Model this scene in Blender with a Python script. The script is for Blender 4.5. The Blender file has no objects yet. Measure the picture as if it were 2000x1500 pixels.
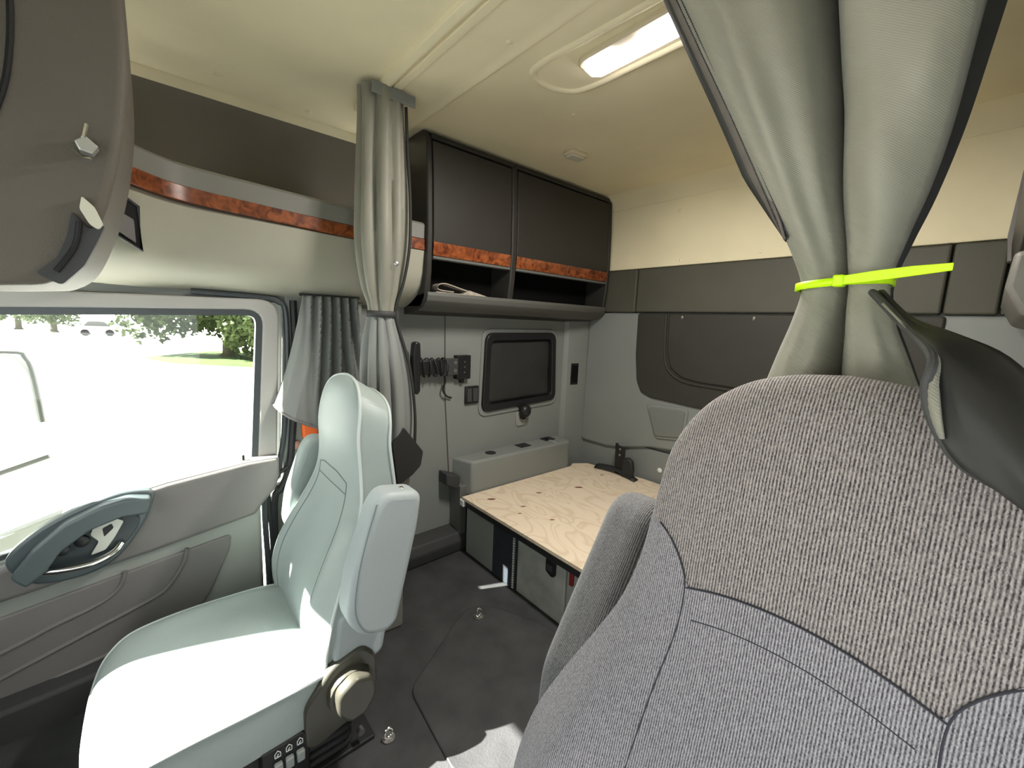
import bpy, bmesh, math, random
from mathutils import Vector, Matrix
from mathutils import noise as mnoise
R = random.Random(7)
C = bpy.context.scene.collection
sc = bpy.context.scene

# ------------------------------------------------------------------ camera, sky, sun, exposure
cd = bpy.data.cameras.new('camera'); cam = bpy.data.objects.new('camera', cd); C.objects.link(cam)
cd.sensor_width = 36.0; cd.lens = 36.0 * 805.46 / 2000; cd.clip_start = 0.02; cd.clip_end = 500
cam.matrix_world = Matrix(((0.75769748, 0.06609701, -0.64925011, 0.0),
                           (-0.65143324, 0.13621719, -0.74637766, 0.0),
                           (0.03910569, 0.98847158, 0.14626922, 1.45),
                           (0, 0, 0, 1)))
sc.camera = cam
w = bpy.data.worlds.new('sky'); sc.world = w; w.use_nodes = True
bg = w.node_tree.nodes['Background']; bg.inputs[0].default_value = (0.92, 0.98, 0.97, 1); bg.inputs[1].default_value = 3.2
sd = bpy.data.lights.new('sun', 'SUN'); sd.energy = 52; sd.angle = math.radians(0.6); sd.color = (1.0, 0.97, 0.9)
sun = bpy.data.objects.new('sun', sd); C.objects.link(sun)
SUN_DIR = Vector((1.0, -0.45, -0.92))
sun.rotation_euler = SUN_DIR.to_track_quat('-Z', 'Y').to_euler(); sun.location = (-3, 6, 6)
sc.view_settings.view_transform = 'Standard'; sc.view_settings.look = 'None'
sc.view_settings.gamma = 1; sc.view_settings.exposure = 0.0; sc.view_settings.use_curve_mapping = False
try:
    sc.cycles.use_denoising = True
    sc.cycles.max_bounces = 10; sc.cycles.diffuse_bounces = 7; sc.cycles.transparent_max_bounces = 12
    sc.cycles.sample_clamp_indirect = 6; sc.cycles.caustics_reflective = False; sc.cycles.caustics_refractive = False
except Exception: pass
def portal(loc, direction, sx, sy):
    ld = bpy.data.lights.new('window_portal', 'AREA'); ld.shape = 'RECTANGLE'; ld.size = sx; ld.size_y = sy
    ld.cycles.is_portal = True
    o = bpy.data.objects.new('window_portal', ld); C.objects.link(o); o.location = loc
    o.rotation_euler = Vector(direction).to_track_quat('-Z', 'Y').to_euler()
portal((-0.35, 1.80, 1.1), (0, -1, 0), 1.5, 0.9)
portal((-1.15, 0.7, 1.4), (1, 0, 0), 2.2, 1.2)
portal((-0.5, -0.45, 1.2), (0, 1, 0), 1.1, 0.8)

# ------------------------------------------------------------------ materials
def srgb(r, g, b):
    f = lambda c: (c / 255) / 12.92 if c <= 10 else (((c / 255) + 0.055) / 1.055) ** 2.4
    return (f(r), f(g), f(b))
MATS = {}
def mat(name, col, rough=0.6, var=0.06, vscale=8, bump=0.0, bscale=300, metal=0.0, spec=0.4, sheen=0.0, emit=None, coat=0.0):
    if name in MATS: return MATS[name]
    m = bpy.data.materials.new(name); m.use_nodes = True; MATS[name] = m
    nt = m.node_tree; b = nt.nodes['Principled BSDF']; L = nt.links.new
    b.inputs['Roughness'].default_value = rough; b.inputs['Metallic'].default_value = metal
    b.inputs['Specular IOR Level'].default_value = spec
    b.inputs['Coat Weight'].default_value = coat
    if sheen: b.inputs['Sheen Weight'].default_value = sheen
    tc = nt.nodes.new('ShaderNodeTexCoord')
    n = nt.nodes.new('ShaderNodeTexNoise'); n.inputs['Scale'].default_value = vscale; n.inputs['Detail'].default_value = 3
    L(tc.outputs['Object'], n.inputs['Vector'])
    cr = nt.nodes.new('ShaderNodeValToRGB'); e = cr.color_ramp.elements
    e[0].position = 0.3; e[1].position = 0.7
    e[0].color = (*[c * (1 - var) for c in col], 1); e[1].color = (*[min(1, c * (1 + var)) for c in col], 1)
    L(n.outputs['Fac'], cr.inputs['Fac']); L(cr.outputs['Color'], b.inputs['Base Color'])
    if bump:
        n2 = nt.nodes.new('ShaderNodeTexNoise'); n2.inputs['Scale'].default_value = bscale; L(tc.outputs['Object'], n2.inputs['Vector'])
        bp = nt.nodes.new('ShaderNodeBump'); bp.inputs['Strength'].default_value = bump; bp.inputs['Distance'].default_value = 0.002
        L(n2.outputs['Fac'], bp.inputs['Height']); L(bp.outputs['Normal'], b.inputs['Normal'])
    if emit:
        b.inputs['Emission Color'].default_value = (*emit[0], 1); b.inputs['Emission Strength'].default_value = emit[1]
    return m
def nodes_of(m): return m.node_tree, m.node_tree.nodes['Principled BSDF'], m.node_tree.links.new

CEIL = mat('headliner', (0.80, 0.725, 0.50), 0.85, 0.05, 3, 0.25, 500, spec=0.2)
SHELF = mat('shelf_plastic', (0.37, 0.36, 0.29), 0.5, 0.03, 4, 0.15, 600, spec=0.35)
GREY = mat('grey_plastic', (0.27, 0.28, 0.26), 0.5, 0.03, 4, 0.15, 600, spec=0.35)
LGREY = mat('light_grey_plastic', (0.215, 0.228, 0.215), 0.5, 0.03, 4, 0.1, 600, spec=0.35)
MIDG = mat('mid_grey_plastic', (0.13, 0.135, 0.125), 0.55, 0.04, 4, 0.15, 600, spec=0.3)
BROWN = mat('brown_grey_trim', (0.15, 0.135, 0.11), 0.7, 0.05, 5, 0.2, 500, spec=0.2)
DOORD = mat('door_dark_plastic', (0.17, 0.16, 0.155), 0.55, 0.05, 5, 0.25, 400, spec=0.35)
CHAR = mat('charcoal_plastic', (0.045, 0.046, 0.046), 0.6, 0.05, 5, 0.2, 500, spec=0.3)
CABD = mat('cabinet_charcoal', (0.030, 0.028, 0.024), 0.5, 0.06, 4, 0.2, 500, spec=0.3)
PAD = mat('pad_vinyl', (0.035, 0.034, 0.027), 0.55, 0.06, 6, 0.25, 260, spec=0.3)
PADL = mat('pad_vinyl_band', (0.075, 0.072, 0.055), 0.55, 0.06, 6, 0.25, 260, spec=0.3)
BLACK = mat('black_plastic', (0.012, 0.012, 0.013), 0.4, 0.05, 10, spec=0.4)
INNER = mat('black_liner', (0.006, 0.006, 0.006), 0.9, 0.05, 10, spec=0.1)
RUB = mat('black_rubber', (0.02, 0.021, 0.022), 0.5, 0.1, 20, 0.15, 300, spec=0.4)
SEAL = mat('seal_rubber', (0.05, 0.06, 0.065), 0.35, 0.05, 20, spec=0.5)
FLOORM = mat('rubber_mat', (0.045, 0.046, 0.047), 0.62, 0.25, 9, 0.6, 180, spec=0.3)
CHROME = mat('chrome', (0.75, 0.75, 0.73), 0.18, 0.02, 10, metal=1.0)
STEEL = mat('dull_steel', (0.45, 0.44, 0.42), 0.4, 0.1, 20, metal=1.0)
SILVER = mat('silver_paint', (0.5, 0.5, 0.46), 0.35, 0.03, 10, metal=0.6)
PODM = mat('door_pod_plastic', (0.075, 0.095, 0.10), 0.35, 0.04, 8, spec=0.5)
VINYL = mat('seat_vinyl', (0.315, 0.365, 0.35), 0.45, 0.03, 6, 0.25, 420, spec=0.35)
VINYLD = mat('seat_vinyl_side', (0.35, 0.39, 0.395), 0.5, 0.03, 6, 0.25, 420, spec=0.35)
PIPE = mat('seat_piping', (0.5, 0.55, 0.54), 0.35, 0.03, 6, spec=0.5)
SEAM = mat('seat_seam_thread', (0.17, 0.20, 0.20), 0.7, 0.03, 6)
SEAMF = mat('fabric_seam_thread', (0.03, 0.03, 0.04), 0.8, 0.03, 6)
NEON = mat('neon_nylon', (0.60, 1.0, 0.0), 0.4, 0.01, 6, spec=0.4)
RED = mat('red_lens', (0.25, 0.02, 0.015), 0.25, 0.05, 60, spec=0.5)
ORANGE = mat('orange_plastic', (1.0, 0.16, 0.03), 0.4, 0.02, 6)
WHITEP = mat('white_print', (0.75, 0.78, 0.75), 0.5, 0.02, 6)
PLATE = mat('pocket_clear_vinyl', (0.42, 0.43, 0.39), 0.35, 0.2, 12, 0.8, 25, spec=0.5)
GROUND = mat('bright_concrete', (0.85, 0.84, 0.80), 0.9, 0.04, 0.6)
GRASS = mat('grass', (0.05, 0.09, 0.018), 0.9, 0.3, 0.9)
BARK = mat('bark', (0.06, 0.055, 0.03), 0.9, 0.2, 3)
LEAF = mat('leaves', (0.055, 0.080, 0.022), 0.7, 0.35, 1.5)
CARP = mat('car_paint', (0.7, 0.5, 0.5), 0.3, 0.02, 3)
MIRR = mat('mirror_shell', (0.75, 0.75, 0.76), 0.35, 0.02, 3)
CLEAR = mat('clear_plastic_strap', (0.42, 0.37, 0.31), 0.25, 0.2, 30, spec=0.6)
LAMPG = mat('lamp_glow', (0.9, 0.9, 0.9), 0.4, 0.0, 6, emit=((1.0, 0.93, 0.96), 13.0))
LAMPH = mat('lamp_housing', (0.62, 0.55, 0.38), 0.4, 0.02, 6, spec=0.5)

# burl wood
WOOD = mat('burl_wood', (0.3, 0.09, 0.03), 0.3, 0.1, 10, spec=0.5, coat=0.3)
nt, b, L = nodes_of(WOOD)
cr = [n for n in nt.nodes if n.bl_idname == 'ShaderNodeValToRGB'][0]; nz = [n for n in nt.nodes if n.bl_idname == 'ShaderNodeTexNoise'][0]
nz.inputs['Scale'].default_value = 26; nz.inputs['Detail'].default_value = 6; nz.inputs['Distortion'].default_value = 1.6
cr.color_ramp.elements[0].color = (0.07, 0.012, 0.003, 1); cr.color_ramp.elements[1].color = (0.36, 0.10, 0.028, 1)
cr.color_ramp.elements[0].position = 0.32; cr.color_ramp.elements[1].position = 0.72

# birch plywood
PLY = mat('birch_plywood', (0.60, 0.46, 0.33), 0.6, 0.05, 3)
nt, b, L = nodes_of(PLY)
tc = [n for n in nt.nodes if n.bl_idname == 'ShaderNodeTexCoord'][0]
cr = [n for n in nt.nodes if n.bl_idname == 'ShaderNodeValToRGB'][0]; nz = [n for n in nt.nodes if n.bl_idname == 'ShaderNodeTexNoise'][0]
mp = nt.nodes.new('ShaderNodeMapping'); mp.inputs['Scale'].default_value = (2.2, 1.0, 1.0); L(tc.outputs['Object'], mp.inputs['Vector'])
L(mp.outputs['Vector'], nz.inputs['Vector']); nz.inputs['Scale'].default_value = 3.2; nz.inputs['Distortion'].default_value = 1.2; nz.inputs['Detail'].default_value = 1
mt = nt.nodes.new('ShaderNodeMath'); mt.operation = 'MULTIPLY'; mt.inputs[1].default_value = 13; L(nz.outputs['Fac'], mt.inputs[0])
fr = nt.nodes.new('ShaderNodeMath'); fr.operation = 'PINGPONG'; fr.inputs[1].default_value = 1.0; L(mt.outputs[0], fr.inputs[0])
L(fr.outputs[0], cr.inputs['Fac'])
cr.color_ramp.elements[0].color = (0.66, 0.53, 0.38, 1); cr.color_ramp.elements[1].color = (0.76, 0.64, 0.49, 1)
cr.color_ramp.elements[0].position = 0.0; cr.color_ramp.elements[1].position = 0.5

# knitted seat cloth with vertical ribs
def knit(name, dark, light, ribs):
    m = mat(name, dark, 0.9, 0.1, 5, spec=0.15, sheen=0.25)
    nt, b, L = nodes_of(m)
    tc = [n for n in nt.nodes if n.bl_idname == 'ShaderNodeTexCoord'][0]
    wv = nt.nodes.new('ShaderNodeTexWave'); wv.wave_type = 'BANDS'; wv.bands_direction = 'Y'
    wv.inputs['Scale'].default_value = ribs; wv.inputs['Distortion'].default_value = 1.0; wv.inputs['Detail'].default_value = 1; wv.inputs['Detail Scale'].default_value = 0.4
    L(tc.outputs['Object'], wv.inputs['Vector'])
    mp = nt.nodes.new('ShaderNodeMapping'); mp.inputs['Scale'].default_value = (1, 1.5, 0.75); L(tc.outputs['Object'], mp.inputs['Vector'])
    vo = nt.nodes.new('ShaderNodeTexVoronoi'); vo.inputs['Scale'].default_value = ribs * 6.5; L(mp.outputs['Vector'], vo.inputs['Vector'])
    n2 = nt.nodes.new('ShaderNodeTexNoise'); n2.inputs['Scale'].default_value = ribs * 2.2; n2.inputs['Detail'].default_value = 2; L(mp.outputs['Vector'], n2.inputs['Vector'])
    a = nt.nodes.new('ShaderNodeMath'); a.operation = 'MULTIPLY_ADD'; a.inputs[1].default_value = 0.55; a.inputs[2].default_value = -0.04; L(wv.outputs['Fac'], a.inputs[0])
    sp = nt.nodes.new('ShaderNodeSeparateColor'); L(vo.outputs['Color'], sp.inputs[0])
    a2 = nt.nodes.new('ShaderNodeMath'); a2.operation = 'MULTIPLY_ADD'; a2.inputs[1].default_value = 0.36; L(sp.outputs[0], a2.inputs[0]); L(a.outputs[0], a2.inputs[2])
    a3 = nt.nodes.new('ShaderNodeMath'); a3.operation = 'MULTIPLY_ADD'; a3.inputs[1].default_value = 0.30; L(n2.outputs['Fac'], a3.inputs[0]); L(a2.outputs[0], a3.inputs[2])
    cr2 = nt.nodes.new('ShaderNodeValToRGB'); e = cr2.color_ramp.elements
    e[0].position = 0.2; e[0].color = (*dark, 1); e[1].position = 0.95; e[1].color = (*light, 1)
    L(a3.outputs[0], cr2.inputs['Fac']); L(cr2.outputs['Color'], b.inputs['Base Color'])
    bp = nt.nodes.new('ShaderNodeBump'); bp.inputs['Strength'].default_value = 0.6; bp.inputs['Distance'].default_value = 0.0015
    L(a3.outputs[0], bp.inputs['Height']); L(bp.outputs['Normal'], b.inputs['Normal'])
    return m
KNIT = knit('ribbed_grey_cloth', (0.035, 0.028, 0.032), (0.40, 0.36, 0.345), 104)
KNIT2 = knit('fine_grey_cloth', (0.045, 0.04, 0.048), (0.40, 0.385, 0.41), 118)
KNITA = knit('armrest_grey_cloth', (0.035, 0.035, 0.036), (0.27, 0.27, 0.275), 110)

# twill curtain
def twill(name, col, rough=0.5):
    m = mat(name, col, rough, 0.06, 6, spec=0.35, sheen=0.15)
    nt, b, L = nodes_of(m)
    tc = [n for n in nt.nodes if n.bl_idname == 'ShaderNodeTexCoord'][0]
    mp = nt.nodes.new('ShaderNodeMapping'); mp.inputs['Rotation'].default_value = (math.radians(55), 0, 0); L(tc.outputs['Object'], mp.inputs['Vector'])
    wv = nt.nodes.new('ShaderNodeTexWave'); wv.bands_direction = 'Y'; wv.inputs['Scale'].default_value = 165; wv.inputs['Distortion'].default_value = 0.6; L(mp.outputs['Vector'], wv.inputs['Vector'])
    bp = nt.nodes.new('ShaderNodeBump'); bp.inputs['Strength'].default_value = 0.25; bp.inputs['Distance'].default_value = 0.0008
    L(wv.outputs['Fac'], bp.inputs['Height']); L(bp.outputs['Normal'], b.inputs['Normal'])
    return m
CURT = twill('grey_twill_curtain', (0.215, 0.210, 0.170))
CURT2 = twill('dark_grey_curtain', (0.19, 0.20, 0.19))
HEM = mat('curtain_hem', (0.135, 0.12, 0.105), 0.7, 0.1, 40, spec=0.2)
HEMD = mat('curtain_hem_dark', (0.03, 0.03, 0.028), 0.6, 0.1, 40, spec=0.3)
LINING = mat('curtain_dark_lining', (0.022, 0.022, 0.021), 0.5, 0.1, 12, spec=0.35)

# ------------------------------------------------------------------ mesh helpers
WL = {}
def tag(o, label=None, cat=None, group=None, kind=None):
    if label: o['label'] = label
    if cat: o['category'] = cat
    if group: o['group'] = group
    if kind: o['kind'] = kind
    return o
def empty(name, loc, label=None, cat=None, group=None, kind=None):
    o = bpy.data.objects.new(name, None); C.objects.link(o); o.location = loc; o.empty_display_size = 0.05
    WL[o.name] = Vector(loc); return tag(o, label, cat, group, kind)
def make(name, vs, fs, m, parent=None, smooth=True, bevel=0, seg=2, angle=40, sub=0, solid=0):
    vs = [Vector(v) for v in vs]
    lo = Vector([min(v[i] for v in vs) for i in range(3)]); hi = Vector([max(v[i] for v in vs) for i in range(3)])
    org = Vector(((lo.x + hi.x) / 2, (lo.y + hi.y) / 2, lo.z))
    me = bpy.data.meshes.new(name); me.from_pydata([v - org for v in vs], [], fs)
    bm = bmesh.new(); bm.from_mesh(me); bmesh.ops.recalc_face_normals(bm, faces=bm.faces); bm.to_mesh(me); bm.free()
    me.materials.append(m)
    o = bpy.data.objects.new(name, me); C.objects.link(o)
    o.location = org - (WL[parent.name] if parent else Vector((0, 0, 0))); o.parent = parent; WL[o.name] = org
    if solid:
        md = o.modifiers.new('thick', 'SOLIDIFY'); md.thickness = solid; md.offset = 0
    if bevel:
        md = o.modifiers.new('round', 'BEVEL'); md.width = bevel; md.segments = seg; md.limit_method = 'ANGLE'; md.angle_limit = math.radians(30)
        md.harden_normals = False
    if sub:
        md = o.modifiers.new('smooth', 'SUBSURF'); md.levels = sub; md.render_levels = sub
    if smooth:
        me.shade_smooth()
        if not sub: me.set_sharp_from_angle(angle=math.radians(angle if not bevel else 50))
    return o
class MB:
    def __init__(s): s.v = []; s.f = []
    def add(s, vs, fs):
        k = len(s.v); s.v += [Vector(v) for v in vs]; s.f += [[i + k for i in f] for f in fs]; return s
    def box(s, x0, x1, y0, y1, z0, z1):
        return s.add([(x, y, z) for x in (x0, x1) for y in (y0, y1) for z in (z0, z1)],
                     [(0, 1, 3, 2), (4, 6, 7, 5), (0, 4, 5, 1), (2, 3, 7, 6), (0, 2, 6, 4), (1, 5, 7, 3)])
    def tube(s, pts, r, n=8, caps=True, flat=1.0, up=None):
        pts = [Vector(p) for p in pts]; rs = r if isinstance(r, (list, tuple)) else [r] * len(pts)
        t0 = (pts[1] - pts[0]).normalized(); ref = Vector(up) if up else (Vector((0, 0, 1)) if abs(t0.z) < 0.9 else Vector((1, 0, 0)))
        vs = []; fs = []; a = (ref - t0 * ref.dot(t0)).normalized()
        for i, p in enumerate(pts):
            t = (pts[min(i + 1, len(pts) - 1)] - pts[max(i - 1, 0)]).normalized()
            a = (a - t * a.dot(t)).normalized(); bb = t.cross(a)
            for k in range(n):
                th = 2 * math.pi * k / n; vs.append(p + a * (math.cos(th) * rs[i]) + bb * (math.sin(th) * rs[i] * flat))
        for i in range(len(pts) - 1):
            for k in range(n): fs.append((i * n + k, i * n + (k + 1) % n, (i + 1) * n + (k + 1) % n, (i + 1) * n + k))
        if caps: fs.append(tuple(range(n))); fs.append(tuple((len(pts) - 1) * n + k for k in range(n)))
        return s.add(vs, fs)
    def disc(s, c, axis, r, h, n=20, r2=None, dome=0):
        c = Vector(c); ax = Vector(axis).normalized(); a = ax.orthogonal().normalized(); bb = ax.cross(a); r2 = r if r2 is None else r2
        rings = [(0, r), (h, r2)]
        if dome: rings += [(h + dome * 0.6, r2 * 0.75), (h + dome * 0.95, r2 * 0.35)]
        vs = []; fs = []
        for d, q in rings:
            for k in range(n): th = 2 * math.pi * k / n; vs.append(c + ax * d + a * math.cos(th) * q + bb * math.sin(th) * q)
        for i in range(len(rings) - 1):
            for k in range(n): fs.append((i * n + k, i * n + (k + 1) % n, (i + 1) * n + (k + 1) % n, (i + 1) * n + k))
        fs.append(tuple(range(n))); fs.append(tuple((len(rings) - 1) * n + k for k in range(n)))
        return s.add(vs, fs)
    def prism(s, pts, plane, d0, d1):
        f = {'xz': lambda p, d: (p[0], d, p[1]), 'yz': lambda p, d: (d, p[0], p[1]), 'xy': lambda p, d: (p[0], p[1], d)}[plane]
        n = len(pts); vs = [f(p, d0) for p in pts] + [f(p, d1) for p in pts]
        return s.add(vs, [tuple(range(n)), tuple(range(n, 2 * n))] + [(i, (i + 1) % n, n + (i + 1) % n, n + i) for i in range(n)])
    def grid(s, rows):
        n = len(rows[0]); vs = [p for r in rows for p in r]
        return s.add(vs, [(i * n + k, i * n + k + 1, (i + 1) * n + k + 1, (i + 1) * n + k) for i in range(len(rows) - 1) for k in range(n - 1)])
    def loft(s, rings, cap=True):
        n = len(rings[0]); vs = [p for r in rings for p in r]
        fs = [(i * n + k, i * n + (k + 1) % n, (i + 1) * n + (k + 1) % n, (i + 1) * n + k) for i in range(len(rings) - 1) for k in range(n)]
        if cap: fs += [tuple(range(n)), tuple((len(rings) - 1) * n + k for k in range(n))]
        return s.add(vs, fs)
    def sphere(s, c, r, n=12, m=8, sc3=(1, 1, 1)):
        rings = [[Vector(c) + Vector((math.sin(math.pi * (j + .02) / (m + .04)) * math.cos(2 * math.pi * k / n) * r * sc3[0],
                  math.sin(math.pi * (j + .02) / (m + .04)) * math.sin(2 * math.pi * k / n) * r * sc3[1], math.cos(math.pi * (j + .02) / (m + .04)) * r * sc3[2]))
                  for k in range(n)] for j in range(m + 1)]
        return s.loft(rings)
    def build(s, name, m, parent=None, **kw): return make(name, s.v, s.f, m, parent, **kw)
def rpoly(pts, r, seg=5):
    out = []; n = len(pts)
    for i in range(n):
        p = Vector(pts[i]); a = Vector(pts[i - 1]) - p; b_ = Vector(pts[(i + 1) % n]) - p
        rr = r[i] if isinstance(r, (list, tuple)) else r
        rr = min(rr, a.length * .48, b_.length * .48)
        p0 = p + a.normalized() * rr; p1 = p + b_.normalized() * rr
        for k in range(seg + 1):
            t = k / seg; out.append(tuple(p0 * (1 - t) ** 2 + p * 2 * t * (1 - t) + p1 * t * t))
    return out
def crom(pts, sub=6):
    pts = [Vector(p) for p in pts]; out = []
    for i in range(len(pts) - 1):
        p0 = pts[max(i - 1, 0)]; p1 = pts[i]; p2 = pts[i + 1]; p3 = pts[min(i + 2, len(pts) - 1)]
        for k in range(sub):
            t = k / sub
            out.append(0.5 * ((2 * p1) + (p2 - p0) * t + (2 * p0 - 5 * p1 + 4 * p2 - p3) * t * t + (3 * p1 - p0 - 3 * p2 + p3) * t ** 3))
    out.append(pts[-1]); return out
def cyc(pts, sub=5):
    n = len(pts); q = crom([pts[-1]] + list(pts) + [pts[0], pts[1]], sub); return q[sub:sub + n * sub]
def P(name, pts, plane, d0, d1, m, parent=None, bevel=0.004, seg=2, **kw):
    return MB().prism(pts, plane, d0, d1).build(name, m, parent, bevel=bevel, seg=seg, **kw)
def B(name, x0, x1, y0, y1, z0, z1, m, parent=None, bevel=0.004, seg=2, **kw):
    return MB().box(x0, x1, y0, y1, z0, z1).build(name, m, parent, bevel=bevel, seg=seg, **kw)
def T(name, pts, r, m, parent=None, n=8, smooth_path=0, **kw):
    if smooth_path: pts = crom(pts, smooth_path)
    return MB().tube(pts, r, n, **kw).build(name, m, parent)
def struct(o): o['kind'] = 'structure'; return o

FZ = 0.27      # cab floor
# ------------------------------------------------------------------ setting: floor, ceiling, walls
flo = struct(empty('floor', (0.6, 0.7, FZ)))
MB().box(-1.3, 2.3, -0.45, 1.80, FZ - 0.05, FZ).build('floor_panel', FLOORM, flo, smooth=False)
P('floor_mat', rpoly([(0.545, 1.067), (0.95, 1.30), (1.10, 1.0), (1.10, 0.10), (0.515, 0.10), (0.522, 0.788)], [.04, .12, .1, .05, .05, .02]), 'xy', FZ, FZ + 0.008, FLOORM, flo, bevel=.004)

MB().box(-0.9, 2.3, -0.5, 2.0, 2.245, 2.28).build('roof_shell', BROWN, flo, smooth=False)
cei = struct(empty('ceiling', (0.7, 0.75, 2.2)))
MB().box(-0.9, 0.63, -0.45, 1.842, 2.2, 2.24).build('front_headliner', CEIL, cei, smooth=False)
MB().box(0.63, 2.16, -0.45, 1.842, 2.2, 2.24).build('rear_headliner', CEIL, cei, smooth=False)
P('headliner_step', rpoly([(0.655, 2.205), (0.655, 2.197), (0.80, 2.197), (0.826, 2.190), (0.838, 2.205)], [.002, .004, .02, .008, .002]), 'xz', -0.4, 1.66, CEIL, cei, bevel=.0)
# rear cove between headliner and back wall
cov = [(2.02, 2.203)] + [(2.02 + 0.09 * math.sin(a), 2.113 + 0.09 * math.cos(a)) for a in [math.pi / 2 * k / 8 for k in range(9)]] + [(2.14, 2.113), (2.14, 2.203)]
MB().prism([(x, z + .0) for x, z in cov], 'xz', -0.45, 1.60).build('rear_cove', CEIL, cei)
# embossed rim around the lamp
rim = [(0.93, 0.55), (0.915, 0.80), (0.905, 0.96), (0.925, 1.02), (1.0, 1.035), (1.075, 1.0), (1.10, 0.93), (1.105, 0.80), (1.11, 0.55)]
T('lamp_rim', [(x, y, 2.203) for x, y in rim], .012, CEIL, cei, n=10, smooth_path=6)
for x, y in [(0.211, 1.731), (0.492, 1.781), (0.776, 0.959)]:
    MB().disc((x, y, 2.201), (0, 0, -1), .012, .002, dome=.004).build('headliner_button', CEIL, cei)
for x, y in [(1.193, 1.094), (1.587, 1.091), (1.592, 1.472)]:
    MB().disc((x, y, 2.201), (0, 0, -1), .006, .002, dome=.003).build('headliner_button', CEIL, cei)
trk = MB().prism(rpoly([(0.597, 2.203), (0.600, 2.187), (0.622, 2.183), (0.632, 2.187), (0.634, 2.199), (0.640, 2.199), (0.642, 2.190), (0.668, 2.190), (0.672, 2.203)], .003), 'xz', -0.40, 1.62).build('curtain_track', CEIL, None)
tag(trk, 'beige grooved track across the headliner that the two tall curtains hang from', 'track')

# passenger side wall (left of the picture)
wl = struct(empty('wall_left', (1.2, 1.76, FZ)))
hx0, hx1, hz0, hz1 = 1.335, 1.845, 1.0, 1.375
def slabs(x0, x1, z0, z1, y0, y1):
    m = MB(); m.box(x0, hx0, y0, y1, z0, z1).box(hx1, x1, y0, y1, z0, z1).box(hx0, hx1, y0, y1, z0, hz0).box(hx0, hx1, y0, y1, hz1, z1); return m
m = slabs(0.62, 2.2, FZ, 1.60, 1.757, 1.80); m.box(0.87, 2.2, 1.757, 1.80, 1.60, 2.22); m.build('sleeper_wall', LGREY, wl, smooth=False)
m = MB(); m.prism([(1.078, 1.60), (1.083, 1.111), (1.13, 0.45), (1.335, 0.45), (1.335, 1.60)], 'xz', 1.750, 1.758)
m.box(hx0, hx1, 1.750, 1.758, 0.45, hz0); m.box(hx0, hx1, 1.750, 1.758, hz1, 1.6); m.box(hx1, 1.95, 1.750, 1.758, 0.45, 1.6)
m.build('window_panel', LGREY, wl, smooth=False)
m = MB(); m.prism([(1.935, 1.752), (1.955, 1.725), (2.10, 1.70), (2.16, 1.70), (2.16, 1.76), (1.935, 1.76)], 'xy', 0.5, 1.60)
m.build('corner_panel', LGREY, wl, bevel=.006, seg=3)
P('wall_seam', [(1.075, 1.60), (1.080, 1.111), (1.127, 0.45), (1.130, 0.45), (1.083, 1.111), (1.0785, 1.60)], 'xz', 1.7495, 1.757, BROWN, wl, bevel=0)
B('lower_trim', 1.125, 1.165, 1.66, 1.757, FZ, 0.62, MIDG, wl)

wb = struct(empty('wall_back', (2.14, 0.75, FZ)))
MB().box(2.155, 2.2, -0.45, 1.80, FZ, 2.24).build('back_shell', GREY, wb, smooth=False)
# upper beige panel
B('upper_panel', 2.108, 2.16, -0.45, 1.60, 1.782, 2.125, CEIL, wb, bevel=.004)
# charcoal padded band
for y0, y1 in ((1.371, 1.62), (0.136, 1.365), (0.004, 0.130), (-0.42, -0.002)):
    B('padded_panel', 2.103, 2.16, y0, y1, 1.539, 1.779, PADL, wb, bevel=.008, seg=3)
# lower grey panel with its rolled lower edge
low = [(1.70, 1.535), (1.712, 0.72), (1.69, 0.704), (1.5, 0.706), (1.38, 0.725), (1.2, 0.775), (0.96, 0.80), (0.6, 0.80), (0.1, 0.76), (-0.42, 0.72), (-0.42, 1.535)]
P('lower_panel', low, 'yz', 2.11, 2.17, LGREY, wb, bevel=.016, seg=4)
MB().box(2.13, 2.17, -0.42, 1.73, 0.45, 0.76).build('foot_panel', LGREY, wb, smooth=False)
pad = [(1.343, 1.533), (1.338, 1.30), (1.318, 1.15), (1.285, 1.085), (1.22, 1.062), (0.95, 1.05), (0.50, 1.05), (0.22, 1.07), (0.15, 1.14), (0.122, 1.30), (0.118, 1.533)]
P('dark_pad', rpoly(pad, .015), 'yz', 2.098, 2.13, PAD, wb, bevel=.008, seg=3)
inn = [(1.150, 1.531), (1.140, 1.33), (1.115, 1.245), (1.05, 1.20), (0.95, 1.185), (0.60, 1.18), (0.42, 1.20), (0.34, 1.25), (0.315, 1.33), (0.305, 1.531)]
P('inner_pad', rpoly(inn, .02), 'yz', 2.088, 2.12, PAD, wb, bevel=.008, seg=3)
T('pad_piping', [(2.094, y, z) for y, z in [(1.165, 1.525), (1.155, 1.33), (1.13, 1.24), (1.06, 1.188), (0.95, 1.172), (0.6, 1.168)]], .006, PAD, wb, smooth_path=5)
for y in (1.076, 0.732, 0.39):
    MB().disc((2.089, y, 1.512), (-1, 0, 0), .011, .003, dome=.003).build('pad_snap', mat('dark_snap', (.14, .13, .11), .35, .05, metal=.7), wb)
trap = rpoly([(1.243, 1.022), (0.995, 1.037), (1.005, 0.862), (1.172, 0.836)], .03)
P('speaker_recess', trap, 'yz', 2.100, 2.115, LGREY, wb, bevel=.006, seg=3)
P('speaker_cover', rpoly([(1.226, 1.010), (1.010, 1.024), (1.018, 0.876), (1.170, 0.852)], .022), 'yz', 2.094, 2.11, mat('speaker_grey', (0.165, 0.175, 0.162), .6, .03, 4), wb, bevel=.004)
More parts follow.
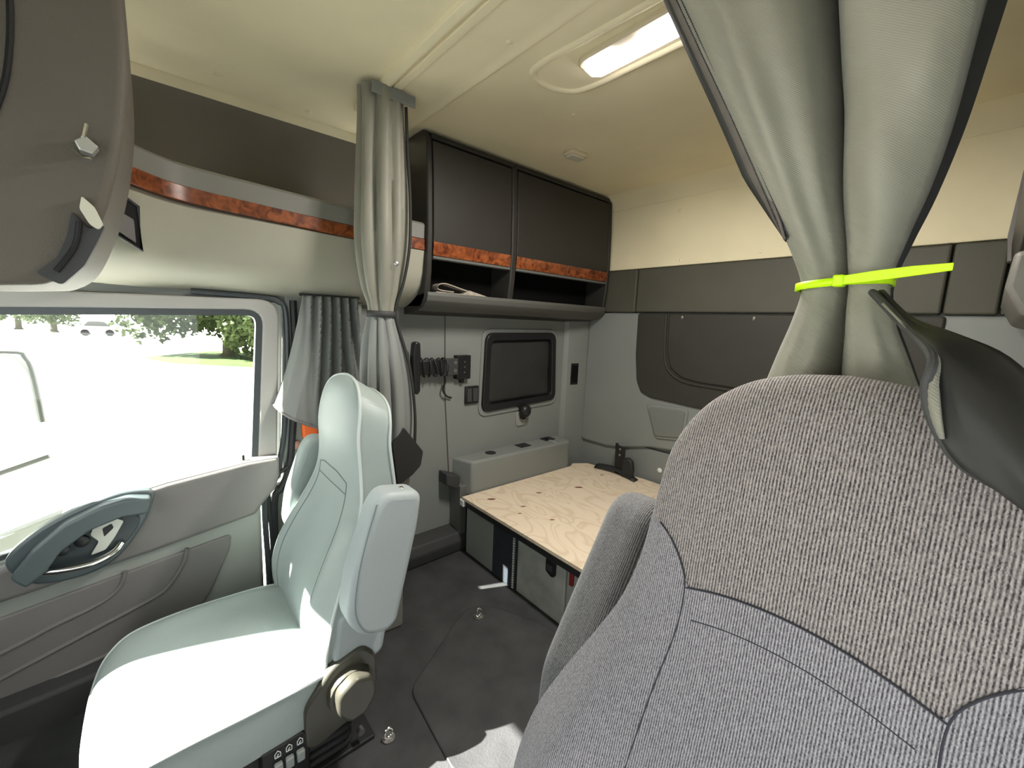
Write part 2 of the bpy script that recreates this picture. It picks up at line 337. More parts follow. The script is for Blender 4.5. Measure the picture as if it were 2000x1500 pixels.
for y, z in [(1.153, 2.06), (0.744, 1.815), (1.12, 1.808)]:
    MB().disc((2.109, y, z), (-1, 0, 0), .009, .003, dome=.003).build('panel_button', CEIL, wb)
MB().disc((2.131, 1.138, 0.653), (-1, 0, 0), .014, .004, dome=.004).build('round_cap', WHITEP, wb)

# roof side above the door: beige shoulder then the dark recess
ws = struct(empty('wall_upper', (0.2, 1.88, 1.84)))
prof = [(1.842, 2.202), (1.850, 2.19), (1.866, 2.172)]
MB().prism(prof + [(1.95, 2.172), (1.95, 2.24), (1.842, 2.24)], 'yz', -0.9, 0.9).build('roof_shoulder', CEIL, ws)
prof = [(1.866, 2.174), (1.884, 2.14), (1.900, 2.08), (1.905, 1.9), (1.905, 1.80), (1.95, 1.80), (1.95, 2.174)]
MB().prism(prof, 'yz', -0.9, 0.9).build('recess_wall', BROWN, ws)

# driver side and front shell, outside the picture
wr = struct(empty('wall_right', (1.2, -0.42, FZ)))
MB().box(0.25, 2.2, -0.47, -0.42, FZ, 2.24).box(-1.1, 0.25, -0.47, -0.42, FZ, 0.85).box(-1.1, 0.25, -0.47, -0.42, 1.5, 2.24).build('driver_wall', GREY, wr, smooth=False)
wf = struct(empty('wall_front', (-1.1, 0.7, FZ)))
MB().box(-1.2, -1.1, -0.47, 1.82, FZ - .1, 0.80).build('firewall', CHAR, wf, smooth=False)
MB().box(-0.76, -0.70, -0.45, 1.90, 1.64, 2.24).build('front_header', GREY, wf, smooth=False)
MB().tube([(-1.15, 1.74, 0.8), (-0.80, 1.72, 1.8)], .07, 8).build('windscreen_pillar', GREY, wf)
MB().box(-1.0, -0.44, 1.715, 1.76, 0.6, 1.52).build('side_sun_blocker', GREY, wf, smooth=False)  # unseen panel, added to keep side sun off the passenger cushion
dash = P('dashboard', rpoly([(-1.095, 0.30), (-1.095, 0.95), (-0.80, 0.97), (-0.62, 0.90), (-0.60, 0.62), (-0.72, 0.30)], .06), 'xz', -0.42, 1.66, CHAR, None, bevel=.01)
tag(dash, 'charcoal dashboard running across the cab under the windscreen', 'dashboard')

# ------------------------------------------------------------------ door and window on the passenger side
dr = struct(empty('door_1', (0.0, 1.70, FZ)))
DY = 1.66
top = [(0.318, 0.925), (0.22, 0.925), (0.0, 0.900), (-0.12, 0.876), (-0.20, 0.848), (-0.27, 0.805), (-0.35, 0.745), (-0.5, 0.70), (-0.95, 0.66)]
body = top + [(-0.95, 0.20), (0.25, 0.20), (0.255, 0.75), (0.300, 0.80), (0.318, 0.85)]
P('door_panel', body, 'xz', DY + 0.006, 1.76, GREY, dr, bevel=.012, seg=3)
upper = top + [(-0.95, 0.575), (-0.37, 0.645), (-0.06, 0.684), (0.236, 0.729), (0.262, 0.765), (0.302, 0.81), (0.318, 0.86)]
P('upper_trim', upper, 'xz', DY - 0.012, DY + 0.05, DOORD, dr, bevel=.014, seg=4)
P('sill_cap', [(0.318, 0.927), (0.22, 0.927), (0.0, 0.903), (-0.12, 0.879), (-0.20, 0.851), (-0.27, 0.808), (-0.30, 0.78), (-0.2, 0.83), (0.0, 0.885), (0.318, 0.91)], 'xz', DY + .0, 1.735, DOORD, dr, bevel=.002)
pocket = rpoly([(-0.95, 0.50), (-0.37, 0.600), (0.160, 0.676), (0.152, 0.62), (0.090, 0.48), (-0.02, 0.33), (-0.95, 0.20)], [.01, .01, .02, .01, .02, .04, .01])
P('pocket_panel', pocket, 'xz', DY - .002, DY + .02, DOORD, dr, bevel=.006, seg=3)
for pts in ([(0.036, 0.665), (0.02, 0.61), (-0.02, 0.55), (-0.06, 0.525), (-0.17, 0.490), (-0.38, 0.425), (-0.8, 0.30)],
            [(-0.117, 0.642), (-0.13, 0.60), (-0.157, 0.572), (-0.20, 0.553), (-0.284, 0.53), (-0.38, 0.498), (-0.8, 0.38)],
            [(0.02, 0.40), (-0.08, 0.395), (-0.171, 0.385), (-0.39, 0.345), (-0.8, 0.24)]):
    T('pocket_ridge', [(x, DY - .002, z) for x, z in pts], .006, DOORD, dr, smooth_path=5)
P('door_bin', rpoly([(-0.95, 0.20), (-0.95, 0.335), (-0.3, 0.37), (-0.12, 0.385), (-0.02, 0.30), (-0.05, 0.20)], .03), 'xz', DY - .07, DY + .01, CHAR, dr, bevel=.012, seg=3)
# pull pod
pod = cyc([(-0.34, 0.775), (-0.285, 0.832), (-0.224, 0.868), (-0.148, 0.896), (-0.092, 0.904), (-0.036, 0.890), (-0.040, 0.85), (-0.065, 0.79), (-0.125, 0.705), (-0.20, 0.672), (-0.29, 0.682), (-0.328, 0.72)], 4)
pd = P('pull_pod', [tuple(p) for p in pod], 'xz', DY - .03, DY + .01, PODM, dr, bevel=.008, seg=3)
cav = cyc([(-0.30, 0.745), (-0.25, 0.785), (-0.19, 0.818), (-0.105, 0.835), (-0.07, 0.815), (-0.10, 0.755), (-0.16, 0.712), (-0.23, 0.700), (-0.29, 0.712)], 4)
P('pod_recess', [tuple(p) for p in cav], 'xz', DY - .034, DY - .024, mat('pod_recess_plastic', (.035, .045, .05), .35, .04), pd, bevel=.002)
arch = [(-0.325, 0.735), (-0.29, 0.79), (-0.23, 0.838), (-0.15, 0.868), (-0.08, 0.868), (-0.045, 0.845)]
bar = [(-0.330, 0.735), (-0.285, 0.800), (-0.224, 0.855), (-0.148, 0.888), (-0.092, 0.898), (-0.038, 0.884), (-0.050, 0.838), (-0.109, 0.842), (-0.175, 0.822), (-0.235, 0.778), (-0.268, 0.728), (-0.305, 0.698)]
P('grab_bar', rpoly(bar, .012), 'xz', DY - .072, DY - .028, PODM, pd, bevel=.013, seg=4, angle=60)
for x, z in ((-0.236, 0.772), (-0.196, 0.785)):
    MB().disc((x, DY - .034, z), (0, -1, 0), .016, .010, dome=.003).build('mirror_switch', BLACK, pd)
P('silver_bracket', rpoly([(-0.168, 0.825), (-0.130, 0.840), (-0.105, 0.822), (-0.128, 0.778), (-0.150, 0.745), (-0.182, 0.738), (-0.162, 0.775), (-0.178, 0.800)], .006), 'xz', DY - .045, DY - .03, SILVER, pd, bevel=.003)
P('bracket_hole', rpoly([(-0.152, 0.812), (-0.132, 0.822), (-0.128, 0.808), (-0.150, 0.786)], .004), 'xz', DY - .0465, DY - .04, BLACK, pd, bevel=.001)
MB().tube(crom([(-0.288, DY - .045, 0.726), (-0.24, DY - .062, 0.722), (-0.18, DY - .066, 0.722), (-0.135, DY - .058, 0.735), (-0.116, DY - .04, 0.752)], 5), .0095, 10).build('release_lever', CHROME, pd)
MB().disc((0.212, 1.69, 0.924), (0, 0, 1), .016, .003).build('pin_grommet', LGREY, dr)
MB().disc((0.212, 1.69, 0.924), (0, 0, 1), .004, .022).build('lock_pin', BLACK, dr)

# window frame and glass
wi = struct(empty('window_1', (-0.2, 1.74, 0.92)))
gl = rpoly([(0.300, 1.462), (0.258, 0.885), (-1.0, 0.58), (-0.95, 1.40), (-0.30, 1.440)], [.06, .01, .01, .05, .2], 6)
outer = rpoly([(0.352, 1.500), (0.320, 0.86), (-1.08, 0.54), (-1.02, 1.47), (-0.30, 1.488)], [.07, .01, .01, .06, .2], 6)
def ring(a, c, y0, y1, plane='xz'):
    f = (lambda p, d: (p[0], d, p[1])) if plane == 'xz' else (lambda p, d: (d, p[0], p[1]))
    n = len(a); m = MB(); m.add([f(p, y0) for p in a] + [f(p, y0) for p in c] + [f(p, y1) for p in a] + [f(p, y1) for p in c],
        [x for i in range(n) for j in [(i + 1) % n] for x in ((i, j, n + j, n + i), (2 * n + i, 2 * n + j, 3 * n + j, 3 * n + i), (i, j, 2 * n + j, 2 * n + i), (n + i, n + j, 3 * n + j, 3 * n + i))])
    return m
ring(gl, outer, 1.71, 1.765).build('door_frame', mat('frame_grey', (0.40, 0.39, 0.37), .45, .03, 4), wi, bevel=.006, seg=2)
def inset(poly, d):
    cx = sum(p[0] for p in poly) / len(poly); cz = sum(p[1] for p in poly) / len(poly); out = []
    n = len(poly)
    for i in range(n):
        a = Vector(poly[i - 1]); b_ = Vector(poly[(i + 1) % n]); t = b_ - a; nn = Vector((-t.y, t.x)).normalized()
        if nn.dot(Vector((cx, cz)) - Vector(poly[i])) < 0: nn = -nn
        out.append(tuple(Vector(poly[i]) + nn * d))
    return out
ring(gl, inset(gl, .020), 1.715, 1.745).build('glass_gasket', SEAL, wi)
GLASS = bpy.data.materials.new('door_glass'); GLASS.use_nodes = True
nt = GLASS.node_tree; nt.nodes.clear(); o_ = nt.nodes.new('ShaderNodeOutputMaterial'); tr = nt.nodes.new('ShaderNodeBsdfTransparent'); gs = nt.nodes.new('ShaderNodeBsdfGlossy'); gs.inputs['Roughness'].default_value = .02
tr.inputs[0].default_value = (0.96, 0.98, 0.96, 1)
mx = nt.nodes.new('ShaderNodeMixShader'); mx.inputs[0].default_value = .03
nt.links.new(tr.outputs[0], mx.inputs[1]); nt.links.new(gs.outputs[0], mx.inputs[2]); nt.links.new(mx.outputs[0], o_.inputs[0])
MB().prism(inset(gl, .008), 'xz', 1.732, 1.736).build('glass_pane', GLASS, wi, smooth=False)
# wall around the door aperture
tp = struct(empty('trim_1', (0.45, 1.74, FZ)))
B('rear_jamb', 0.325, 0.42, 1.775, 1.80, 0.80, 1.56, WHITEP, tp)  # white colour stands in for sunlight on the frame edge
P('door_pillar', [(0.338, FZ), (0.345, 0.9), (0.372, 1.50), (0.372, 1.53), (0.66, 1.53), (0.66, FZ)], 'xz', 1.722, 1.80, LGREY, tp, bevel=.006)
MB().tube(crom([(0.10, 1.722, 1.512), (0.30, 1.722, 1.506), (0.350, 1.722, 1.494), (0.374, 1.722, 1.455), (0.372, 1.722, 1.25), (0.352, 1.722, 1.0), (0.335, 1.722, 0.90), (0.322, 1.700, 0.85), (0.290, 1.690, 0.80), (0.270, 1.690, 0.74), (0.272, 1.690, 0.5), (0.27, 1.690, 0.27)], 5), .010, 8).build('door_seal', SEAL, tp)
MB().tube(crom([(0.40, 1.722, 1.50), (0.400, 1.720, 1.25), (0.380, 1.716, 1.0), (0.362, 1.712, 0.86), (0.330, 1.70, 0.79), (0.302, 1.70, 0.72), (0.300, 1.70, 0.27)], 5), .013, 8).build('inner_seal', RUB, tp)
MB().tube(crom([(0.355, 1.70, 0.87), (0.300, 1.695, 0.835), (0.285, 1.695, 0.78), (0.290, 1.695, 0.6), (0.290, 1.695, 0.27)], 5), .008, 8).build('seal_lip', RUB, tp)
B('pillar_lower', 0.31, 0.62, 1.715, 1.75, FZ, 0.80, MIDG, tp)
B('door_header', -1.0, 0.66, 1.735, 1.82, 1.49, 1.56, LGREY, tp)

# ------------------------------------------------------------------ overhead shelf above the door
sh = empty('overhead_shelf', (0.3, 1.65, 1.49), 'long grey overhead shelf above the door window with burl wood strip along its lip', 'shelf')
plan = [(0.862, 1.57), (0.6, 1.57), (0.3, 1.57), (0.14, 1.568), (0.06, 1.548), (-0.01, 1.490), (-0.07, 1.43), (-0.18, 1.385), (-0.45, 1.365)]
plan = crom(plan, 5)
def sweep(prof, name, m, parent, rise=0.0, **kw):
    rings = []
    for i, p in enumerate(plan):
        t = (plan[min(i + 1, len(plan) - 1)] - plan[max(i - 1, 0)]).normalized(); nn = Vector((t.y, -t.x))    # pointing outboard (+y)
        if nn.y < 0: nn = -nn
        up = rise * max(0, (0.57 - p.x))
        rings.append([(p.x + nn.x * d, p.y + nn.y * d, z + up) for d, z in prof])
    return MB().loft(rings).build(name, m, parent, **kw)
low_prof = [(0.0, 1.728), (0.004, 1.70), (0.012, 1.64), (0.030, 1.59), (0.065, 1.55), (0.12, 1.520), (0.175, 1.500), (0.20, 1.500), (0.20, 1.74), (0.02, 1.74)]
sweep(low_prof, 'lower_fascia', SHELF, sh, 0.03)
sweep([(0.006, 1.838), (-0.002, 1.83), (0.0, 1.776), (0.03, 1.776), (0.03, 1.83), (0.02, 1.843)], 'lip_band', mat('lip_grey', (0.20, 0.195, 0.175), .5, .03), sh, 0.045)
sweep([(-0.004, 1.774), (-0.004, 1.731), (0.02, 1.731), (0.02, 1.774)], 'wood_strip', WOOD, sh, 0.052, bevel=.002)
sweep([(0.01, 1.732), (0.01, 1.785), (0.33, 1.80), (0.33, 1.735)], 'shelf_floor', BROWN, sh, 0.035)
v = empty('air_vent', (-0.04, 1.53, 1.61))
v.parent = sh; v.location = Vector((-0.04, 1.53, 1.61)) - WL[sh.name]
def quad_box(q, dy):
    m = MB(); m.add([tuple(p) for p in q] + [(p[0], p[1] + dy, p[2]) for p in q], [(0, 1, 2, 3), (4, 5, 6, 7), (0, 1, 5, 4), (1, 2, 6, 5), (2, 3, 7, 6), (3, 0, 4, 7)]); return m
vq = [(-0.085, 1.405, 1.755), (-0.010, 1.480, 1.708), (-0.010, 1.492, 1.600), (-0.085, 1.412, 1.645)]
quad_box(vq, .05).build('vent_recess', BLACK, v, bevel=.004)
MB().tube([(p[0], p[1] - .002, p[2]) for p in vq], .004, 6).build('vent_rim', CHAR, v)
quad_box([(-0.080, 1.400, 1.700), (-0.020, 1.460, 1.672), (-0.020, 1.470, 1.615), (-0.080, 1.405, 1.655)], .03).build('vent_flap', DOORD, v, bevel=.003)

# ------------------------------------------------------------------ overhead console at the left edge
co = empty('overhead_console', (-0.2, 1.1, 1.46), 'big brown-grey rounded overhead console door at the upper left with an open latch slot', 'console')
cp = crom([(-0.05, 2.17), (-0.006, 2.10), (-0.001, 1.95), (-0.004, 1.84), (-0.016, 1.745), (-0.035, 1.655), (-0.055, 1.590), (-0.085, 1.520), (-0.118, 1.488), (-0.16, 1.478), (-0.30, 1.47), (-0.55, 1.47)], 4)
cp = [tuple(p) for p in cp] + [(-0.60, 2.17)]
P('console_body', cp, 'xz', 1.0, 1.34, mat('console_plastic', (0.105, 0.092, 0.075), 0.6, 0.05, 5, 0.4, 350, spec=0.3), co, bevel=.022, seg=4)
T('door_gap', [(-0.128, 0.999, 2.0), (-0.127, 0.999, 1.886), (-0.140, 0.999, 1.78), (-0.165, 0.999, 1.70)], .004, BLACK, co, smooth_path=4)
slot = [(-0.088, 1.600), (-0.070, 1.575), (-0.050, 1.585), (-0.062, 1.555), (-0.080, 1.515), (-0.108, 1.482), (-0.135, 1.498), (-0.110, 1.525), (-0.096, 1.56)]
P('latch_slot', rpoly(slot, .006), 'xz', 0.992, 1.01, CHAR, co, bevel=.003)
T('slot_rib', [(-0.080, 0.990, 1.585), (-0.088, 0.990, 1.545), (-0.112, 0.990, 1.503)], .004, BLACK, co, smooth_path=4)
P('latch_tongue', rpoly([(-0.074, 1.625), (-0.060, 1.610), (-0.052, 1.585), (-0.058, 1.575), (-0.068, 1.582), (-0.078, 1.605)], .004), 'xz', 0.985, 1.0, mat('ivory_plastic', (0.55, 0.54, 0.44), .4, .02), co, bevel=.003)
P('striker_plate', rpoly([(-0.075, 1.705), (-0.062, 1.716), (-0.048, 1.703), (-0.056, 1.690), (-0.070, 1.692)], .002), 'xz', 0.975, 0.999, SILVER, co, bevel=.002)
MB().tube([(-0.060, 0.985, 1.735), (-0.064, 0.975, 1.712)], .003, 6).tube([(-0.078, 0.98, 1.69), (-0.068, 0.965, 1.676), (-0.060, 0.98, 1.682)], .004, 6).build('striker_pin', CHROME, co)

# ------------------------------------------------------------------ overhead cabinet in the sleeper
ca = empty('overhead_cabinet', (1.47, 1.66, 1.47), 'charcoal overhead cabinet in the sleeper with two doors and open shelf below', 'cabinet')
X0, X1 = 0.862, 2.085
def side(x0, x1, m, name, proud=0.0):
    pr = [(1.57 - proud, 1.545), (1.556 - proud, 1.65), (1.550 - proud, 1.80), (1.556 - proud, 2.0), (1.568 - proud, 2.165), (1.59, 2.198), (1.66, 2.2), (1.756, 2.2), (1.756, 1.50), (1.60, 1.50)]
    return P(name, pr, 'yz', x0, x1, m, ca, bevel=.006, seg=2)
side(X0, X0 + 0.026, CABD, 'side_panel', .004)
side(1.312, 1.344, CABD, 'divider', .004)
side(X1 - 0.022, X1, CABD, 'side_panel', .004)
P('top_rail', [(1.562, 2.165), (1.568, 2.185), (1.60, 2.199), (1.756, 2.199), (1.756, 2.17)], 'yz', X0 + .026, 1.326, CABD, ca, bevel=.003)
P('top_rail', [(1.562, 2.165), (1.568, 2.185), (1.60, 2.199), (1.756, 2.199), (1.756, 2.17)], 'yz', 1.330, X1 - .022, CABD, ca, bevel=.003)
P('back_liner', [(1.745, 1.50), (1.745, 2.18), (1.756, 2.18), (1.756, 1.50)], 'yz', X0, X1, INNER, ca, bevel=0)
P('shelf_back', [(1.70, 1.55), (1.70, 1.74), (1.704, 1.74), (1.704, 1.55)], 'yz', X0 + .03, X1 - .024, INNER, ca, bevel=0)
P('bottom_shell', [(1.572, 1.562), (1.566, 1.55), (1.572, 1.535), (1.60, 1.505), (1.66, 1.482), (1.757, 1.470), (1.757, 1.55), (1.60, 1.556)], 'yz', X0, X1, CABD, ca, bevel=.003)
P('lip', [(1.561, 1.567), (1.556, 1.552), (1.564, 1.530), (1.60, 1.50), (1.64, 1.486), (1.64, 1.50), (1.575, 1.552)], 'yz', X0 + .01, X1 - .004, mat('cabinet_lip', (0.10, 0.10, 0.09), .55, .05, 4, .2, 500, spec=.3), ca, bevel=.003)
MB().box(X0 + .03, X1 - .024, 1.60, 1.70, 1.553, 1.557).build('shelf_mat', INNER, ca, smooth=False)
for a, c in ((0.892, 1.308), (1.348, 2.059)):
    d = P('door', [(1.556, 1.712), (1.549, 1.80), (1.554, 2.0), (1.564, 2.158), (1.58, 2.158), (1.572, 1.80), (1.575, 1.712)], 'yz', a, c, CABD, ca, bevel=.003)
    P('wood_strip', [(1.551, 1.713), (1.547, 1.740), (1.546, 1.768), (1.56, 1.768), (1.56, 1.713)], 'yz', a, c, WOOD, d, bevel=.002)
    P('door_edge', [(1.551, 1.700), (1.549, 1.711), (1.58, 1.711), (1.58, 1.700)], 'yz', a, c, MIDG, d, bevel=.002)
st = empty('folded_strap', (1.02, 1.62, 1.557), 'folded clear grey plastic strap lying on the open cabinet shelf', 'strap')
m = MB()
pth = crom([(0.93, 1.60, 1.568), (1.05, 1.60, 1.566), (1.12, 1.60, 1.565), (1.13, 1.602, 1.575), (1.05, 1.604, 1.592), (0.98, 1.604, 1.606), (0.945, 1.604, 1.600), (0.938, 1.602, 1.583), (0.96, 1.60, 1.576), (1.02, 1.60, 1.574)], 5)
m.loft([[Vector((p.x, 1.59, p.z)), Vector((p.x, 1.64, p.z)), Vector((p.x + .001, 1.64, p.z + .004)), Vector((p.x + .001, 1.59, p.z + .004))] for p in pth]).build('band', CLEAR, st)
P('buckle', rpoly([(1.06, 1.567), (1.14, 1.562), (1.20, 1.560), (1.21, 1.566), (1.10, 1.588)], .003), 'xz', 1.585, 1.64, CLEAR, st, bevel=.002)

# driver side cabinet, seen at the right edge
cb = empty('overhead_cabinet', (1.7, -0.15, 1.47), 'dark overhead cabinet corner on the driver side at the right edge', 'cabinet')
P('cabinet_body', [(-0.01, 1.64), (0.004, 1.75), (0.0, 2.0), (-0.02, 2.19), (-0.40, 2.19), (-0.40, 1.64)], 'yz', 0.95, 2.085, CABD, cb, bevel=.006)
P('rounded_bottom', [(-0.004, 1.63), (0.0, 1.56), (-0.03, 1.50), (-0.12, 1.47), (-0.40, 1.46), (-0.40, 1.63)], 'yz', 1.3, 2.06, mat('cabinet_bottom', (0.12, 0.115, 0.10), .5, .05), cb, bevel=.01, seg=3)
P('edge_trim', [(0.006, 1.70), (0.016, 1.78), (0.010, 2.0), (-0.01, 2.18), (-0.03, 2.18), (-0.006, 1.70)], 'yz', 2.03, 2.08, DOORD, cb, bevel=.003)

# ------------------------------------------------------------------ bunk window, sockets and mount on the passenger wall
w2 = struct(empty('window_2', (1.59, 1.75, 0.98)))
fo = rpoly([(1.318, 1.392), (1.845, 1.400), (1.868, 0.990), (1.303, 0.968)], [.05, .05, .05, .05], 6)
fi = rpoly([(1.352, 1.352), (1.812, 1.362), (1.830, 1.022), (1.345, 1.006)], [.035, .035, .035, .035], 6)
fo2 = rpoly([(1.300, 1.415), (1.868, 1.422), (1.894, 0.960), (1.285, 0.940)], [.06] * 4, 6)
ring(fo, fo2, 1.742, 1.752).build('window_bezel', LGREY, w2, bevel=.004)
ring(fi, fo, 1.728, 1.765).build('window_frame', BLACK, w2, bevel=.006, seg=3)
g = []
for j in range(15):
    r = []
    for i in range(19):
        u = i / 18; vv = j / 14
        a = Vector((1.347, 1.357)).lerp(Vector((1.818, 1.366)), u); c = Vector((1.340, 1.002)).lerp(Vector((1.835, 1.018)), u); q = a.lerp(c, vv)
        d = math.sin(u * math.pi) * math.sin(vv * math.pi)
        r.append((q.x, 1.757 - .012 * d ** .5 - .004 * mnoise.noise(Vector((u * 4 + vv * 2, vv * 3, 1.3))), q.y))
    g.append(r)
MB().grid(g).build('blackout_cover', mat('blackout_cloth', (0.028, 0.028, 0.027), .5, .1, 9, spec=.35), w2, solid=.002)
lt = MB().sphere((1.600, 1.712, 0.950), .038, 14, 9, (1, .8, 1)); lt.build('latch_knob', BLACK, w2)
P('latch_arm', rpoly([(1.555, 1.00), (1.575, 0.955), (1.590, 0.895), (1.618, 0.895), (1.632, 0.945), (1.62, 0.97)], .01), 'xz', 1.725, 1.75, BLACK, w2, bevel=.005)
P('latch_plate', rpoly([(1.555, 0.94), (1.565, 0.852), (1.640, 0.856), (1.650, 0.95)], .02), 'xz', 1.742, 1.752, GREY, w2, bevel=.004)

for (a, c, z0, z1, lab) in ((1.197, 1.281, 1.022, 1.117, 'black double switch plate on the grey wall just left of the bunk window'),):
    o = empty('switch_plate', ((a + c) / 2, 1.745, z0), lab, 'switch')
    B('plate', a, c, 1.736, 1.752, z0, z1, BLACK, o, bevel=.005)
    B('rocker', a + .008, a + .036, 1.730, 1.74, z0 + .012, z1 - .012, CHAR, o, bevel=.003)
    B('rocker', a + .044, c - .008, 1.730, 1.74, z0 + .012, z1 - .012, CHAR, o, bevel=.003)
o = empty('wall_socket', (2.01, 1.71, 1.072), 'tall narrow black socket set in the wall corner right of the bunk window', 'socket')
P('plate', [(1.985, 1.718), (2.045, 1.7075), (2.045, 1.720), (1.985, 1.73)], 'xy', 1.075, 1.212, BLACK, o, bevel=.002)
P('insert', [(1.993, 1.714), (2.037, 1.706), (2.037, 1.72), (1.993, 1.72)], 'xy', 1.09, 1.197, INNER, o, bevel=.001)

mo = empty('screen_mount', (1.0, 1.70, 1.12), 'black swing-arm screen mount with coiled wires on the grey wall', 'mount')
mx_, mz_ = 0.0, 0.0
B('wall_plate', 1.128, 1.210, 1.715, 1.752, 1.160, 1.280, BLACK, mo, bevel=.003)
B('plate_tab', 1.160, 1.180, 1.728, 1.75, 1.138, 1.162, BLACK, mo, bevel=.002)
for z in (1.195, 1.222, 1.248): MB().disc((1.172, 1.716, z), (0, -1, 0), .004, .002, 10).build('screw', STEEL, mo)
B('swing_arm', 0.905, 1.05, 1.695, 1.725, 1.195, 1.265, BLACK, mo, bevel=.006)
B('arm_link', 1.04, 1.125, 1.70, 1.722, 1.185, 1.268, CHAR, mo, bevel=.004)
MB().disc((1.106, 1.700, 1.208), (0, -1, 0), .010, .003, 12).build('pivot_washer', STEEL, mo)
MB().disc((1.106, 1.700, 1.248), (0, -1, 0), .010, .003, 12).build('pivot_washer', STEEL, mo)
P('head_bar', rpoly([(0.868, 1.345), (0.882, 1.352), (0.896, 1.345), (0.900, 1.27), (0.896, 1.20), (0.898, 1.13), (0.886, 1.112), (0.872, 1.116), (0.866, 1.20), (0.862, 1.28)], .006), 'xz', 1.66, 1.70, BLACK, mo, bevel=.006, seg=3)
B('back_plate', 0.818, 0.848, 1.70, 1.752, 1.17, 1.285, CHAR, mo, bevel=.003)
pts = []
for k in range(60):
    a = k * 0.55; pts.append((0.915 + k * .0027 + .004 * math.sin(k * .9), 1.709 + .028 * math.cos(a), 1.228 + .045 * math.sin(a)))
MB().tube(pts, .0028, 6).build('coiled_wire', RUB, mo)
MB().tube(crom([(1.052, 1.72, 1.195), (1.062, 1.722, 1.17), (1.066, 1.725, 1.15), (1.056, 1.728, 1.12), (1.062, 1.73, 1.098), (1.085, 1.735, 1.075), (1.112, 1.738, 1.066)], 5), .0045, 8).build('hanging_cable', BLACK, mo)
MB().tube(crom([(0.868, 1.70, 1.235), (0.855, 1.70, 1.215), (0.835, 1.70, 1.205), (0.822, 1.70, 1.21)], 5), .004, 8).build('side_cable', BLACK, mo)

# ------------------------------------------------------------------ side console at the head of the bunk
sb = empty('side_console', (1.5, 1.69, 0.583), 'long low grey console box along the wall at the head of the plywood bunk', 'console')
P('console_box', [(1.130, 1.756), (1.174, 1.63), (1.880, 1.615), (1.915, 1.632), (1.925, 1.756)], 'xy', 0.56, 0.747, LGREY, sb, bevel=.012, seg=3)
B('end_rail', 1.78, 1.80, 1.625, 1.74, 0.746, 0.752, GREY, sb, bevel=.004) 
MB().disc((1.344, 1.700, 0.745), (0, 0, 1), .030, .004, 24).build('cup_ring', BLACK, sb)
B('power_socket', 1.545, 1.625, 1.672, 1.735, 0.744, 0.750, BLACK, sb, bevel=.002)
B('power_socket', 1.765, 1.842, 1.688, 1.748, 0.744, 0.752, BLACK, sb, bevel=.002)
br = P('wall_bracket', [(1.055, 0.695), (1.055, 0.635), (1.135, 0.590), (1.135, 0.665)], 'xz', 1.68, 1.756, CHAR, None, bevel=.005)
tag(br, 'small charcoal bracket on the wall at the left end of the bunk', 'bracket')

# ------------------------------------------------------------------ bunk with plywood top
bk = empty('bunk_base', (1.6, 0.7, FZ), 'low bunk base with grey panels, black rail, red reflector and latch', 'bunk')
B('bunk_frame', 1.17, 2.12, -0.35, 1.64, FZ, 0.555, CHAR, bk)
B('front_rail', 1.118, 1.16, -0.35, 1.63, 0.530, 0.568, RUB, bk, bevel=.010, seg=3)
B('front_panel', 1.145, 1.172, 1.408, 1.63, FZ, 0.530, mat('bunk_grey', (0.34, 0.35, 0.33), .6, .05, 5, .2, 400), bk, bevel=.006)
B('dark_cloth_panel', 1.139, 1.172, 1.262, 1.404, FZ, 0.531, mat('navy_cloth', (0.030, 0.036, 0.046), .85, .1, 40, .3, 300), bk, bevel=.006)
B('clear_pocket', 1.143, 1.172, 0.955, 1.236, FZ, 0.531, PLATE, bk, bevel=.008, seg=3)
B('front_panel', 1.145, 1.172, -0.35, 0.950, FZ, 0.530, MATS['bunk_grey'], bk, bevel=.006)
m = MB()
for k in range(22): z = FZ + .012 + k * .0116; m.box(1.133, 1.141, 1.244, 1.254, z, z + .006)
o = m.build('zip_teeth', WHITEP, bk, smooth=False); o['kind'] = 'stuff'
B('zip_tape', 1.138, 1.150, 1.237, 1.262, FZ, 0.530, MATS['navy_cloth'], bk, bevel=.001)
lt = P('bunk_latch', rpoly([(1.052, 0.545), (1.003, 0.545), (1.003, 0.462), (1.018, 0.455), (1.052, 0.47)], .008), 'yz', 1.130, 1.15, BLACK, bk, bevel=.004)
B('latch_button', 1.126, 1.133, 1.012, 1.043, 0.478, 0.505, CHAR, lt, bevel=.003)
B('red_reflector', 1.134, 1.15, 0.912, 0.930, 0.470, 0.535, RED, bk, bevel=.003)
bt = P('plywood_board', [(1.110, 1.622), (1.915, 1.612), (1.962, 1.640), (2.045, 1.585), (2.060, 1.49), (2.104, 1.22), (2.104, -0.35), (1.112, -0.35)], 'xy', 0.568, 0.583, PLY, None, bevel=.001)
tag(bt, 'pale birch plywood board with small knots lying on the bunk', 'board')
KN = mat('knot_brown', (0.16, 0.04, 0.03), .6, .2, 80)
for x, y, s in [(1.212, 1.513, .020), (1.688, 1.357, .020), (1.459, 1.43, .013), (1.285, 1.36, .012), (1.30, 1.182, .010), (1.222, 1.315, .008), (1.95, 1.40, .010)]:
    n = 9; th = math.radians(35)
    pl = []
    for k in range(n):
        a = 2 * math.pi * k / n; r = (1 + .3 * R.random()); px, py = math.cos(a) * s * r, math.sin(a) * s * .38 * r
        pl.append((x + px * math.cos(th) + py * math.sin(th), y - px * math.sin(th) + py * math.cos(th)))
    o = MB().prism(pl, 'xy', 0.5828, 0.5836).build('wood_knot', KN, bt, smooth=False)
